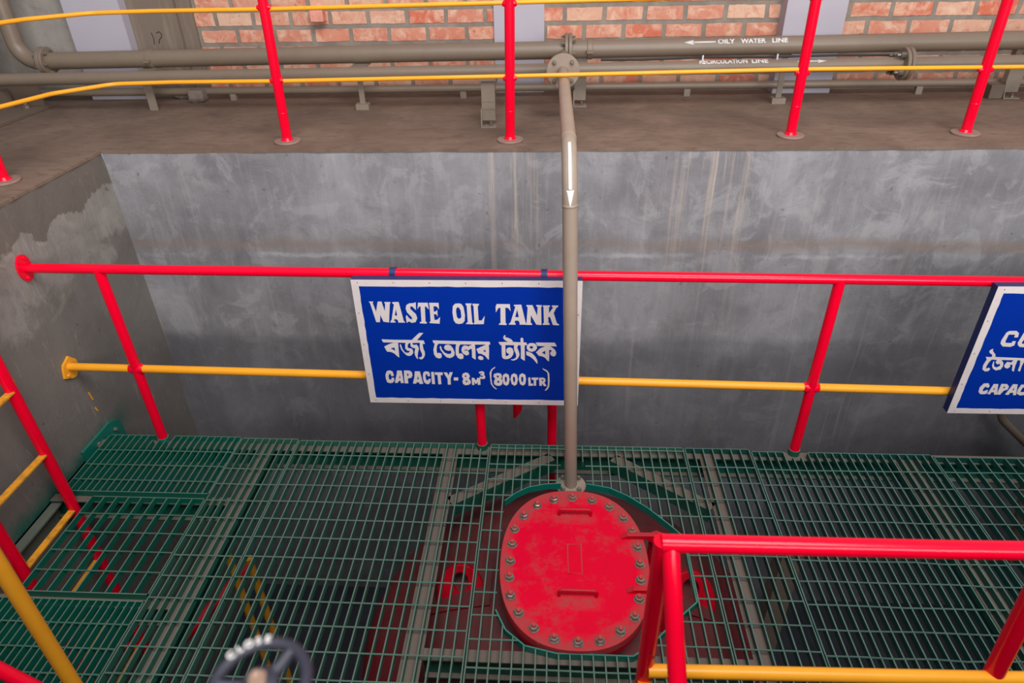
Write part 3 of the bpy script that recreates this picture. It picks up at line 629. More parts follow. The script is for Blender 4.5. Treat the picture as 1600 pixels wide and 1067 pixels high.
# lifting lugs on doubler plates
for x, y in ((-0.385, 1.97), (0.64, 1.99)):
    zb = dome_z(x, y) - 0.01
    b = MB(); n = 24; R0, R1, z0 = 0.106, 0.036, zb + 0.012
    outl = [V(x + 0.106, y - 0.03, zb - 0.08)] + [V(x + R0 * math.cos(math.pi * i / n), y - 0.03, z0 + R0 * 1.0 * math.sin(math.pi * i / n)) for i in range(n + 1)] + [V(x - 0.106, y - 0.03, zb - 0.08)]
    outl = [V(p.x, p.y + (p.z - zb) * 0.7, p.z) for p in outl]
    # D-shaped plate with an eye: built as a band between outline and eye
    m = len(outl); eye = [V(x + R1 * math.cos(-math.pi / 2 + 2 * math.pi * (i + 0.5) / m + (0)), y - 0.03, z0 + 0.042 + R1 * math.sin(-math.pi / 2 + 2 * math.pi * (i + 0.5) / m)) for i in range(m)]
    eye = [V(p.x, p.y + (p.z - zb) * 0.7, p.z) for p in eye]
    A0 = [b.bm.verts.new(p) for p in outl]; A1 = [b.bm.verts.new(p + V(0, 0.034, -0.022)) for p in outl]
    E0 = [b.bm.verts.new(p) for p in eye]; E1 = [b.bm.verts.new(p + V(0, 0.034, -0.022)) for p in eye]
    for i in range(m):
        j = (i + 1) % m
        b.bm.faces.new((A0[i], A0[j], E0[j], E0[i])); b.bm.faces.new((A1[j], A1[i], E1[i], E1[j]))
        b.bm.faces.new((A0[j], A0[i], A1[i], A1[j])); b.bm.faces.new((E0[i], E0[j], E1[j], E1[i]))
    b.build('lifting_lug', M['lug'], tank, bevel=0.003)
    pts = []
    for i in range(9):
        for q in (0, 1):
            xx = x - 0.14 + 0.28 * i / 8; yy = y - 0.10 + q * 0.2
            pts.append((i, q, V(xx, yy, dome_z(xx, yy) + 0.01)))
    b = MB(); vv = {(i, q): b.bm.verts.new(p) for i, q, p in pts}; lo = {(i, q): b.bm.verts.new(p - V(0, 0, 0.03)) for i, q, p in pts}
    for i in range(8):
        b.bm.faces.new((vv[i, 0], vv[i + 1, 0], vv[i + 1, 1], vv[i, 1])); b.bm.faces.new((lo[i, 1], lo[i + 1, 1], lo[i + 1, 0], lo[i, 0]))
        b.bm.faces.new((vv[i, 0], lo[i, 0], lo[i + 1, 0], vv[i + 1, 0])); b.bm.faces.new((vv[i, 1], vv[i + 1, 1], lo[i + 1, 1], lo[i, 1]))
    for i in (0, 8): b.bm.faces.new((vv[i, 0], vv[i, 1], lo[i, 1], lo[i, 0]))
    b.build('doubler_plate', M['tank'], tank)
# inlet nozzle below the drop pipe
MB().cyl((0.116, 2.52, -0.42), (0.116, 2.52, -0.095), 0.034).build('nozzle_neck', M['tank_dust'], tank)
MB().disc((0.116, 2.52, -0.097), (0, 0, 1), 0.077, 0.016).build('nozzle_flange', M['tank_dust'], tank)
# vent goose-neck
vent = thing('vent_pipe', 'red gooseneck vent pipe with a downturned open end behind the blue sign', 'pipe', (0.02, 2.86, dome_z(0.02, 2.80)))
b = MB(); b.tube(fillet([(0.02, 2.86, dome_z(0.02, 2.86) - 0.02), (0.02, 2.88, 0.33), (-0.165, 2.88, 0.33), (-0.165, 2.88, 0.10)], 0.09, 10), 0.0255, 20, caps=False)
for v in b.bm.verts:       # the open end is cut on a slant
    if v.co.z < 0.15 and v.co.x < -0.1: v.co.z = 0.105 + (v.co.x + 0.165) * 1.3
b.build('pipe', M['red'], vent)
MB().disc((0.02, 2.86, dome_z(0.02, 2.86) - 0.03), (0, 0, 1), 0.05, 0.03).build('base_collar', M['red_dark'], vent)

# ------------------------------------------------------------------ railings of the platform
RR, RM = 0.0228, 0.0205
def weld(p, axis, r, parent, mat='red'):
    a = Vector(axis).normalized() * 0.012; p = Vector(p)
    MB().tube([p - a, p - a * 0.3, p + a * 0.3, p + a], [r, r + 0.005, r + 0.005, r], 18).build('weld_collar', M[mat], parent)
rail = thing('guard_railing', 'red guard railing with yellow middle rail along the far edge of the grating', 'railing', (-0.2, 2.757, -0.034))
YR = 2.757
def zt(x): return 1.016 - 0.0094 * (x + 2.42)
def zm(x): return 0.455 - 0.0172 * (x + 2.42)
xs = (-2.10, -0.35, 1.277, 2.98)
b = MB(); b.tube([(x, YR, zt(x)) for x in (XL + 0.012, -1.3, -0.2, 1.0, 3.6)], RR); b.build('top_rail', M['red'], rail)
b = MB(); b.tube([(x, YR, zm(x)) for x in (XL + 0.012, -1.3, -0.2, 1.0, 3.6)], RM); lab(b.build('middle_rail', M['yellow'], rail), 'yellow middle rail')
tops = (-2.106, -0.352, 1.283, 2.99)
for x, xt in zip(xs, tops):
    b = MB(); b.tube([(x, YR - 0.004, -0.034), (xt, YR, zt(xt))], 0.0245); p = b.build('post', M['red'], rail)
    MB().tube([(x, YR - 0.004, -0.034), (x, YR - 0.004, 0.0)], 0.029).build('post_socket', M['band' if x < -2 else 'beam'], p)
    f = (zm(x) + 0.034) / (zt(x) + 0.034); xm = x + (xt - x) * f
    MB().tube([(xm - 0.037, YR, zm(xm)), (xm - 0.026, YR, zm(xm)), (xm, YR, zm(xm)), (xm + 0.026, YR, zm(xm)), (xm + 0.037, YR, zm(xm))], [RM + .001, RM + 0.006, RM + 0.006, RM + 0.006, RM + .001], 16).build('weld_collar', M['red'], p)
# wall flanges of the two rails
b = MB(); b.prism([V(XL + 0.001, YR + 0.044 * math.cos(a), zt(XL) + 0.066 * math.sin(a)) for a in [math.pi * 2 * i / 20 for i in range(20)]], (0.012, 0, 0)); wf = b.build('wall_flange', M['red'], rail)
for dy, dz in ((0.012, 0.046), (-0.012, -0.046)):
    MB().hexa((XL + 0.012, YR + dy, zt(XL) + dz), (1, 0, 0), 0.009, 0.01).build('bolt', M['red'], wf)
random.seed(4)
b = MB(); b.prism([V(XL + 0.001, YR + 0.005 + (0.062 + random.uniform(-.012, .012)) * math.cos(a), zm(XL) - 0.01 + (0.055 + random.uniform(-.012, .012)) * math.sin(a)) for a in [math.pi * 2 * i / 14 for i in range(14)]], (0.012, 0, 0)); wf = b.build('wall_flange', M['yellow'], rail)
for y_, z_, l_ in ((2.815, 0.22, 0.055), (2.815, 0.13, 0.03)):
    MB().prism([V(XL + 0.001, y_ - 0.006, z_ + l_ / 2), V(XL + 0.001, y_ + 0.004, z_ + l_ / 2), V(XL + 0.001, y_ + 0.012, z_ - l_ / 2), V(XL + 0.001, y_ + 0.004, z_ - l_ / 2)], (0.003, 0, 0)).build('paint_drip', M['yellow'], wf)
for dy, dz in ((0.035, -0.035), (-0.03, -0.035)):
    MB().hexa((XL + 0.012, YR + dy, zm(XL) + dz), (1, 0, 0), 0.009, 0.01).build('bolt', M['yellow'], wf)

near = thing('guard_railing', 'red guard railing nearest the camera, beside the manhole cover at lower right', 'railing', (0.30, 1.2, 0.0))
xc, yc = 0.300, 1.196
b = MB(); b.tube([(xc - 0.012, yc, 1.026), (1.0, yc + 0.02, 1.008), (3.0, 1.27, 0.985)], 0.0237); b.build('top_rail', M['red'], near)
b = MB(); b.tube([(xc + 0.005, yc + 0.01, 0.462), (1.0, yc + 0.02, 0.463), (3.0, 1.26, 0.455)], 0.0205); lab(b.build('middle_rail', M['yellow'], near), 'yellow middle rail')
b = MB(); b.tube([(xc + 0.004, yc + 0.05, -0.034), (xc - 0.006, yc + 0.004, 1.03)], 0.0245); post = b.build('post', M['red'], near)
for f_, a_, w_ in ((0.55, -1.45, 0.007), (0.52, -0.95, 0.009)):
    z_ = 1.03 * f_; cx_, cy_ = xc + 0.004 - 0.010 * f_, yc + 0.05 - 0.046 * f_
    q_ = V(cx_ + 0.0247 * math.cos(a_), cy_ + 0.0247 * math.sin(a_), z_)
    MB().disc(q_ - V(math.cos(a_), math.sin(a_), 0) * 0.001, (math.cos(a_), math.sin(a_), 0), w_ * 0.6, 0.0016, 10).build('paint_chip', M['cable'], post)
b = MB(); b.tube([(1.345, 1.24, 0.0), (1.275, 1.23, 1.0)], 0.0265); b.build('post', M['red'], near)
# the stair flight below: hand rail and middle rail slope down towards the viewer from the corner post
b = MB(); b.tube(fillet([(xc + 0.03, yc + 0.004, 1.024), (xc + 0.012, yc, 1.018), (0.344, 0.72, 0.43)], 0.012, 4), 0.0232); b.build('stair_rail', M['red'], near)
b = MB(); b.tube([(xc - 0.001, yc + 0.01, 0.405), (0.32, 0.745, -0.16)], 0.0205); lab(b.build('stair_middle_rail', M['yellow'], near), 'yellow sloping stair rail')
MB().tube([(0.344, 0.72, PF), (0.344, 0.72, 0.45)], 0.0245).build('post', M['red'], near)

gate = thing('guard_railing', 'yellow upright post with red diagonal brace at the lower left corner', 'railing', (-1.53, 1.193, 0))
b = MB(); b.tube([(-1.530, 1.193, -0.034), (-1.527, 1.193, 1.05)], 0.0225); lab(b.build('post', M['yellow'], gate), 'yellow upright post')
b = MB(); b.tube([(-2.36, 1.19, 1.10), (-1.745, 1.19, 0.36), (-1.545, 1.19, 0.12)], 0.0225); b.build('brace', M['red'], gate)
MB().tube([(-2.36, 1.19, 0.0), (-2.36, 1.19, 1.12)], 0.0225).build('post', M['red'], gate)

# ------------------------------------------------------------------ wall ladder on the left
lad = thing('wall_ladder', 'red tube ladder with yellow rungs on the left concrete wall', 'ladder', (-2.34, 2.09, PF))
for y, nm in ((2.283, 'a'), (1.90, 'b')):
    b = MB(); b.tube([(-2.34, y, PF), (-2.34, y + 0.003, 0.0), (-2.345, y - 0.03, 1.9)], 0.0255); b.build('stringer', M['red'], lad)
for k in range(-6, 6):
    z = -0.075 + 0.362 * k
    b = MB(); b.box((-2.352, 1.92, z - 0.016), (-2.344, 2.262, z + 0.016)); b.box((-2.344, 1.92, z + 0.008), (-2.318, 2.262, z + 0.016))
    lab(b.build('rung', M['yellow_old'], lad), 'yellow flat rung')
for y in (2.283, 1.90):
    MB().box((XL + 0.002, y - 0.02, -1.2), (-2.34, y + 0.02, -1.19)).build('standoff', M['red'], lad)

# things on the pit floor below the grating, seen through the bars at left
pp = thing('pipe_pair', 'pair of yellow upright pipes standing on the pit floor under the grating', 'pipe', (-1.63, 2.35, PF))
for x, y in ((-1.69, 2.36), (-1.567, 2.335)):
    b = MB(); b.tube([(x, y, PF), (x, y, -0.46)], 0.020); b.build('pipe', M['yellow'], pp)
b = MB(); b.box((-1.72, 2.33, -1.9), (-1.54, 2.37, -1.86)); b.build('clamp_bar', M['support'], pp)
lp = thing('low_pipe', 'red bent pipe rising from the pit floor under the left gratings', 'pipe', (-1.95, 2.3, PF))
b = MB(); b.tube(fillet([(-1.81, 2.70, -0.95), (-2.10, 1.85, -0.95), (-2.10, 1.85, PF)], 0.08), 0.03); b.build('pipe', M['red_dark'], lp)
MB().disc((-2.10, 1.85, PF), (0, 0, 1), 0.07, 0.015).build('base_flange', M['red_dark'], lp)
stn = thing('stanchion', 'grey steel stanchion in the pit beneath the right hand gratings', 'post', (1.2, 2.36, PF))
MB().box((1.15, 2.31, PF), (1.25, 2.41, -0.30)).build('column', M['support'], stn)
MB().box((1.08, 2.24, PF), (1.32, 2.48, PF + 0.02)).build('base_plate', M['support'], stn)
wp = thing('wall_pipe', 'small drab pipe bent down the pit wall behind the second blue sign', 'pipe', (2.83, 3.5, 0))
b = MB(); b.tube(fillet([(2.80, 3.58, 0.62), (2.80, 3.47, 0.60), (2.80, 3.47, -0.33), (3.06, 3.44, -0.56), (3.30, 3.44, -1.6)], [0.05, 0.12, 0.12]), 0.024); b.build('pipe', M['pipe'], wp)
for z in (0.3, -0.1):
    MB().box((2.76, 3.47, z), (2.84, YB - 0.001, z + 0.03)).build('clip', M['support'], wp)

# ------------------------------------------------------------------ blue signs hung on the railing
def sign(label, x0, x1, z0, z1, texts, straps):
    t = thing('sign_board', label, 'sign', ((x0 + x1) / 2, 2.712, z0), 'blue tank signs hung on the railing')
    yf = 2.692
    MB().box((x0, yf, z0), (x1, 2.732, z1)).build('case', M['navy'], t, bevel=0.002)
    MB().box((x0 + 0.001, yf - 0.002, z0 + 0.001), (x1 - 0.001, yf, z1 - 0.001)).build('face', M['blue'], t)
    b = MB(); w = 0.033; y0, y1 = yf - 0.0032, yf - 0.002
    def wob(p, q, inn):
        n = 26; out = []
        for i in range(n + 1):
            out.append(tuple(p[k] + (q[k] - p[k]) * i / n for k in (0, 1)))
        return out
    random.seed(int(x0 * 100) % 97)
    O = [(x0, z0), (x1, z0), (x1, z1), (x0, z1)]; I = [(x0 + w, z0 + w * .9), (x1 - w, z0 + w * .9), (x1 - w, z1 - w), (x0 + w, z1 - w)]
    for i in range(4):
        a, c, d, e = O[i], O[(i + 1) % 4], I[(i + 1) % 4], I[i]; n = 24; prev = None
        for k in range(n + 1):
            f = k / n; jit = random.uniform(-0.0016, 0.0016) if 0 < k < n else 0
            po = (a[0] + (c[0] - a[0]) * f, a[1] + (c[1] - a[1]) * f); pi = (e[0] + (d[0] - e[0]) * f, e[1] + (d[1] - e[1]) * f)
            if i % 2: pi = (pi[0] + jit, pi[1])
            else: pi = (pi[0], pi[1] + jit)
            cur = [b.bm.verts.new((po[0], y0, po[1])), b.bm.verts.new((pi[0], y0, pi[1])), b.bm.verts.new((pi[0], y1, pi[1])), b.bm.verts.new((po[0], y1, po[1]))]
            if prev:
                for q in range(4): b.bm.faces.new((prev[q], prev[(q + 1) % 4], cur[(q + 1) % 4], cur[q]))
            else: b.bm.faces.new(cur)
            prev = cur
        b.bm.faces.new(prev)
    lab(b.build('border', M['white_text'], t), 'white painted border')
    b = MB()
    for k in range(7):
        for z in (z0 + 0.014, z1 - 0.014): b.disc((x0 + 0.03 + k * (x1 - x0 - 0.06) / 6, y0 + 0.0005, z), (0, -1, 0), 0.0028, 0.0016, 8)
    for k in range(1, 4):
        for x in (x0 + 0.014, x1 - 0.014): b.disc((x, y0 + 0.0005, z0 + k * (z1 - z0) / 4), (0, -1, 0), 0.0028, 0.0016, 8)
    b.build('rivets', M['bolt_dusty'], t)
    for nm, g in texts: flat_text(g, yf - 0.0026, 0.0012, nm, M['white_text'], t)
    for x in straps:
        b = MB(); n = 12; r0, r1, zc = RR + 0.001, RR + 0.005, zt(x)
        out = [V(x - 0.016, 2.732, zc - 0.06), V(x - 0.016, 2.732, zc)] ; prof = [(2.730, zc - 0.05), (YR - r1, zc)] + [(YR - r1 * math.cos(math.pi * i / n), zc + r1 * math.sin(math.pi * i / n)) for i in range(1, n)] + [(YR + r1, zc), (YR + r1, zc - 0.06), (YR + r0, zc - 0.06), (YR + r0, zc)] + [(YR + r0 * math.cos(math.pi * i / n), zc + r0 * math.sin(math.pi * i / n)) for i in range(1, n)] + [(YR - r0, zc), (2.7335, zc - 0.05)]
        b.prism([V(x - 0.014, y, z) for y, z in prof], (0.028, 0, 0))
        b.build('hanging_strap', M['navy'], t)
    return t
sign('blue sign reading waste oil tank in English and Bengali, hung on the red rail', -0.896, 0.145, 0.309, 1.0, [('title_word', WASTE[:5]), ('title_word', WASTE[5:8]), ('title_word', WASTE[8:]), ('bengali_word', BANGLA[:6]), ('bengali_word', BANGLA[6:13]), ('bengali_word', BANGLA[13:]), ('capacity_line', CAPACITY)], (-0.715, -0.026))
sign('blue sign at the right edge reading CO and CAPAC, half cut off', 1.919, 2.96, 0.299, 0.985, [('title_word', RIGHT_SIGN[:2]), ('bengali_word', RIGHT_SIGN[2:8]), ('capacity_line', RIGHT_SIGN[8:])], (2.12, 2.78))

# ------------------------------------------------------------------ drop pipe into the tank
dp = thing('drop_pipe', 'drab brown pipe bending down in front of the blue sign to the manhole', 'pipe', (0.116, 2.52, -0.08))
DP = fillet([(0.062, 4.06, 1.618), (0.070, 2.53, 1.612), (0.116, 2.52, -0.062)], 0.20, 14)
b = MB(); b.tube(DP, 0.0305, 28); b.build('pipe', M['pipe_light'], dp)
for i in (1, 15):
    d = (DP[i + 1] - DP[i]).normalized() if i == 15 else (DP[1] - DP[0]).normalized()
    MB().tube([DP[i] - d * 0.006, DP[i] - d * 0.002, DP[i] + d * 0.002, DP[i] + d * 0.006], [0.0305, 0.0325, 0.0325, 0.0305], 28).build('weld_bead', M['pipe_light'], dp)
fl = MB().disc((0.062, 4.08, 1.618), (0, -1, 0), 0.094, 0.022).build('flange', M['pipe_light'], dp)
for k in range(4):
    a = math.pi / 4 + k * math.pi / 2; x, z = 0.062 + 0.07 * math.cos(a), 1.618 + 0.07 * math.sin(a)
    b = MB(); b.hexa((x, 4.058, z), (0, -1, 0), 0.0125, 0.012); b.disc((x, 4.047, z), (0, -1, 0), 0.0075, 0.01, 12); b.build('bolt', M['bolt_dusty'], fl)
fl2 = MB().disc((0.062, 4.106, 1.618), (0, -1, 0), 0.092, 0.022).build('flange', M['pipe'], dp)
MB().cyl((0.062, 4.10, 1.618), (0.075, 4.58, 1.625), 0.0305).build('branch_stub', M['pipe'], dp)
fl = MB().disc((0.116, 2.52, -0.080), (0, 0, 1), 0.077, 0.018).build('base_flange', M['pipe_light'], dp)
for k in range(4):
    a = math.pi / 4 + k * math.pi / 2; x, y = 0.116 + 0.057 * math.cos(a), 2.52 + 0.057 * math.sin(a)
    b = MB(); b.hexa((x, y, -0.062), (0, 0, 1), 0.0125, 0.012); b.disc((x, y, -0.051), (0, 0, 1), 0.0075, 0.012, 12); b.build('bolt', M['zinc'], fl)
# white flow arrow painted round the front of the bend
def on_bend(s, w):
    """point on the outer front skin of the drop pipe, s metres below the upper weld, w metres across"""
    L = [0]
    for p, q in zip(DP, DP[1:]): L.append(L[-1] + (q - p).length)
    s += L[1]; i = max(j for j in range(len(DP) - 1) if L[j] <= s)
    f = (s - L[i]) / (L[i + 1] - L[i]); c = DP[i].lerp(DP[i + 1], f)
    d0 = (DP[min(i + 1, len(DP) - 1)] - DP[max(i - 1, 0)]).normalized(); d1 = (DP[min(i + 2, len(DP) - 1)] - DP[i]).normalized(); d = d0.lerp(d1, f).normalized()
    sx = V(1, 0, 0); sx = (sx - d * d.dot(sx)).normalized(); out = sx.cross(d)
    if out.y > 0 or (abs(out.y) < 1e-6): out = -out
    a = w / 0.0305
    return c + (out * math.cos(a) + sx * math.sin(a)) * 0.0312
b = MB(); NS = 22; s0, s1, s2 = 0.075, 0.255, 0.315
def strip(f, a, c, n):
    prev = None
    for k in range(n + 1):
        s = a + (c - a) * k / n; h = f(s)
        row = [b.bm.verts.new(on_bend(s, w)) for w in (-h, -h / 2, 0, h / 2, h)]
        if prev:
            for q in range(4): b.bm.faces.new((prev[q], prev[q + 1], row[q + 1], row[q]))
        prev = row
strip(lambda s: 0.0062, s0, s1, NS); strip(lambda s: max(0.0004, 0.0165 * (s2 - s) / (s2 - s1)), s1, s2, 10)
o = b.build('flow_arrow', M['white_mark'], dp); lab(o, 'white downward arrow')
sm = o.modifiers.new('film', 'SOLIDIFY'); sm.thickness = 0.0006; sm.offset = 1

# ------------------------------------------------------------------ pipe runs on the upper floor
def line(x0, z0, x1, z1): return lambda x: z0 + (z1 - z0) * (x - x0) / (x1 - x0)
oz = line(-3.32, 1.614, 3.2, 1.668); YO, RO = 4.62, 0.053
rz = line(-1.1, 1.553, 2.2, 1.574); YC_, RC = 4.42, 0.038
def bolt_ring(parent, c, axis, R, n, r=0.011, L=0.02, mat='bolt_dusty', a0=0.4):
    ax = Vector(axis).normalized(); u = ax.orthogonal().normalized(); w = ax.cross(u); c = Vector(c)
    for k in range(n):
        a = a0 + 2 * math.pi * k / n; p = c + u * (R * math.cos(a)) + w * (R * math.sin(a))
        b = MB(); b.hexa(p, ax, r, L * 0.6); b.disc(p + ax * L * 0.6, ax, r * 0.6, L * 0.5, 10); b.build('bolt', M[mat], parent)
oil = thing('oily_water_pipe', 'thick drab pipe lettered OILY WATER LINE along the brick wall', 'pipe', (0, YO, 1.59))
b = MB(); b.tube(fillet([(-3.525, 4.66, 3.2), (-3.525, 4.64, oz(-3.5)), (-3.30, YO, oz(-3.3)), (6.2, YO, oz(6.2))], [0.12, 0.02], 10), RO, 32); b.build('pipe', M['pipe'], oil)
for x, r in ((-3.36, 0.088), (-3.337, 0.088), (0.078, 0.098), (0.102, 0.098), (2.93, 0.095), (2.953, 0.095)):
    f = MB().disc((x, YO, oz(x)), (1, 0, 0), r, 0.021).build('flange', M['pipe'], oil)
    s = 1 if x in (-3.337, 0.102, 2.953) else -1
    bolt_ring(f, (x + (0.021 if s > 0 else 0), YO, oz(x)), (s, 0, 0), r * 0.79, 6, 0.011, 0.022)
for x in (-2.62, 0.235):
    MB().tube([(x - 0.018, YO, oz(x)), (x - 0.014, YO, oz(x)), (x + 0.014, YO, oz(x)), (x + 0.018, YO, oz(x))], [RO + .001, RO + 0.006, RO + 0.006, RO + .001], 28).build('band_clamp', M['pipe'], oil)
    MB().box((x - 0.02, YO - RO - 0.03, oz(x) - 0.012), (x + 0.02, YO - RO + 0.004, oz(x) + 0.004)).build('clamp_lug', M['pipe'], oil)
def wrap_text(body, x0, x1, yc, zfun, r, e0, e1, name, parent, arrow=None):
    """Stencilled lettering wrapped on the pipe between elevations e0 and e1 (degrees above the horizontal, towards the viewer)."""
    if body:
        cu = bpy.data.curves.new(name, 'FONT'); cu.body = body; cu.size = 1.0; cu.offset = 0.035
        o = bpy.data.objects.new('tmp', cu); C.objects.link(o)
        me = bpy.data.meshes.new_from_object(o.evaluated_get(bpy.context.evaluated_depsgraph_get()))
        bpy.data.objects.remove(o); bm = bmesh.new(); bm.from_mesh(me); bpy.data.meshes.remove(me); bpy.data.curves.remove(cu)
    else:
        bm = bmesh.new(); s = 1 if arrow > 0 else -1
        for q in ([(0, .35), (.72, .35), (.72, .65), (0, .65)], [(.70, 0), (1, .5), (.70, 1)]):
            q = [(x if s > 0 else 1 - x, y) for x, y in q]; bm.faces.new([bm.verts.new((x, y, 0)) for x, y in q])
    xs_ = [v.co.x for v in bm.verts]; ys_ = [v.co.y for v in bm.verts]; a0, a1, b0, b1 = min(xs_), max(xs_), min(ys_), max(ys_)
    for k in range(1, 7):
        bmesh.ops.bisect_plane(bm, geom=bm.verts[:] + bm.edges[:] + bm.faces[:], plane_co=(0, b0 + (b1 - b0) * k / 7, 0), plane_no=(0, 1, 0))
    for v in bm.verts:
        e = math.radians(e0 + (e1 - e0) * (v.co.y - b0) / (b1 - b0)); x = x0 + (x1 - x0) * (v.co.x - a0) / (a1 - a0)
        v.co = Vector((x, yc - (r + 0.0008) * math.cos(e), zfun(x) + (r + 0.0008) * math.sin(e)))
    b = MB(); b.bm.free(); b.bm = bm
    o = b.build(name, M['white_mark'], parent); m = o.modifiers.new('film', 'SOLIDIFY'); m.thickness = 0.0006; m.offset = 0
    return o
for w_, a_, e_ in (('OILY', 1.017, 1.122), ('WATER', 1.156, 1.308), ('LINE', 1.345, 1.440)):
    wrap_text(w_, a_, e_, YO, oz, RO, 25, 60, 'lettering', oil)
wrap_text(None, 0.812, 1.005, YO, oz, RO, 22, 58, 'flow_arrow', oil, arrow=-1)
rec = thing('recirculation_pipe', 'thinner drab pipe lettered RECIRCULATION LINE in front of the thick pipe', 'pipe', (0, YC_, 1.53))
b = MB(); b.tube([(-5.2, YC_, rz(-5.2)), (0, YC_, rz(0)), (6.2, YC_, rz(6.2))], RC, 28); b.build('pipe', M['pipe'], rec)
for x in (2.075, 2.10):
    f = MB().disc((x, YC_, rz(x)), (1, 0, 0), 0.092, 0.022).build('flange', M['pipe'], rec)
    if x < 2.09: bolt_ring(f, (x, YC_, rz(x)), (-1, 0, 0), 0.068, 4, 0.016, 0.05, 'zinc', 0.2)
for w_, a_, e_ in (('RECIRCULATION', 0.884, 1.168), ('LINE', 1.193, 1.290)):
    wrap_text(w_, a_, e_, YC_, rz, RC, 38, 92, 'lettering', rec)
wrap_text(None, 1.46, 1.63, YC_, rz, RC, 30, 66, 'flow_arrow', rec, arrow=1)
for x in (0.905, 1.345):
    MB().tube([(x, YC_ - 0.004, rz(x) + RC - 0.004), (x, YC_, rz(x) + RC + 0.03)], 0.005, 8).build('tie_pin', M['white_mark'], rec)
MB().disc((-2.79, YC_, rz(-2.79)), (1, 0, 0), RC + 0.002, 0.006).build('weld_bead', M['pipe'], rec)
low = thing('skirting_pipe', 'thin drab pipe low along the foot of the brick wall', 'pipe', (0, 4.83, 1.36))
b = MB(); b.tube([(-5.2, 4.78, 1.376), (6.2, 4.78, 1.395)], 0.0245, 20); b.build('pipe', M['pipe'], low)
for x in (-2.2, -0.6, 0.9, 2.4, 3.9):
    MB().box((x - 0.02, 4.765, 1.32), (x + 0.02, 4.795, 1.37)).build('saddle', M['support'], low)
cab = tag(MB().tube([(0.30, 4.50, 1.60), (0.55, 4.485, 1.602), (0.9, 4.48, 1.612), (1.3, 4.488, 1.608), (1.7, 4.482, 1.615), (2.05, 4.49, 1.61)], 0.007, 10).build('cable', M['cable'], loc=(1.2, 4.49, 1.6)), 'dark thin cable lying between the two lettered pipes', 'cable')

# supports
GS = 'supports under the pipe runs'
def tsup(label, x, y, w=0.034, foot=True):
    t = thing('pipe_support', label, 'support', (x, y, ZU), GS)
    b = MB(); top = oz(x) - RO + 0.001
    b.box((x - w / 2, y - 0.004, ZU), (x + w / 2, y + 0.004, top - 0.006)); b.box((x - 0.003, y + 0.004, ZU), (x + 0.003, y + 0.03, top - 0.006))
    b.build('upright', M['support'], t)
    if foot: MB().box((x - 0.042, y - 0.03, ZU), (x + 0.042, y + 0.03, ZU + 0.035)).build('foot_block', M['support'], t)
    MB().box((x - 0.05, y - 0.01, top - 0.006), (x + 0.05, YO + 0.03, top)).build('saddle_plate', M['support'], t)
    return t
tsup('slim drab pipe support on a small foot block, left of the wide strut', -1.222, 4.492)
tsup('slim drab pipe support on a small foot block, behind the third red post', 1.436, 4.56)
tsup('plain flat drab pipe support at the far left without a foot block', -2.63, 4.50, 0.055, False)
def strut(label, x, y, ztop, w, yt, foot_w):
    t = thing('pipe_support', label, 'support', (x, y, ZU), GS)
    b = MB(); th = 0.006
    for o0, o1, d0, d1 in ((-w / 2, w / 2, 0, th), (-w / 2, -w / 2 + th, th, 0.05), (w / 2 - th, w / 2, th, 0.05)):
        b.prism([V(x + o0, y + d0, ZU + 0.035), V(x + o1, y + d0, ZU + 0.035), V(x + o1, yt + d0, ztop), V(x + o0, yt + d0, ztop)], (0, d1 - d0, 0))
    b.build('channel', M['support'], t)
    b = MB(); b.box((x - foot_w / 2, y - 0.035, ZU), (x + foot_w / 2, y + 0.05, ZU + 0.006)); b.prism([V(x - foot_w / 2, y - 0.035, ZU), V(x - foot_w / 2, y + 0.05, ZU), V(x - foot_w / 2, y + 0.05, ZU + 0.10), V(x - foot_w / 2, y - 0.01, ZU + 0.10)], (0.006, 0, 0)); b.build('foot_angle', M['support'], t)
    b = MB(); b.hexa((x + 0.012, y - 0.012, ZU + 0.006), (0, 0, 1), 0.012, 0.011); b.disc((x + 0.012, y - 0.012, ZU + 0.016), (0, 0, 1), 0.007, 0.014, 10); b.build('anchor_bolt', M['zinc'], t)
    MB().box((x - w / 2 - 0.01, yt - 0.02, ztop), (x + w / 2 + 0.005, yt + 0.07, ztop + 0.008)).build('saddle_plate', M['support'], t)
    return t
t = strut('wide drab channel strut on a bolted angle foot, left of the second red post', -0.366, 4.045, 1.578, 0.078, 4.045, 0.088)
MB().box((-0.39, 4.09, rz(-0.366) - RC - 0.03), (-0.342, 4.47, rz(-0.366) - RC + 0.001)).build('bracket_arm', M['support'], t)
for z in (0.40, 0.63):
    f = 1 - z; yy = 4.045; zz = ZU + 0.035 + 0.223 * f * 0.8
    MB().box((-0.40, yy - 0.003, zz - 0.003), (-0.332, yy + 0.002, zz + 0.003)).build('weld_bead', M['support'], t)
strut('short drab channel support with bolted foot, right of the drop pipe flange', 0.18, 4.53, 1.58, 0.072, 4.53, 0.085)
strut('drab channel support with bolted foot behind the rightmost red post', 2.905, 4.65, 1.604, 0.09, 4.65, 0.10)
tag(MB().box((2.765, 4.62, ZU), (2.85, 4.72, ZU + 0.085)).build('concrete_block', M['column'], loc=(2.81, 4.67, ZU), bevel=0.004), 'dark square plinth block beside the rightmost pipe support', 'block')

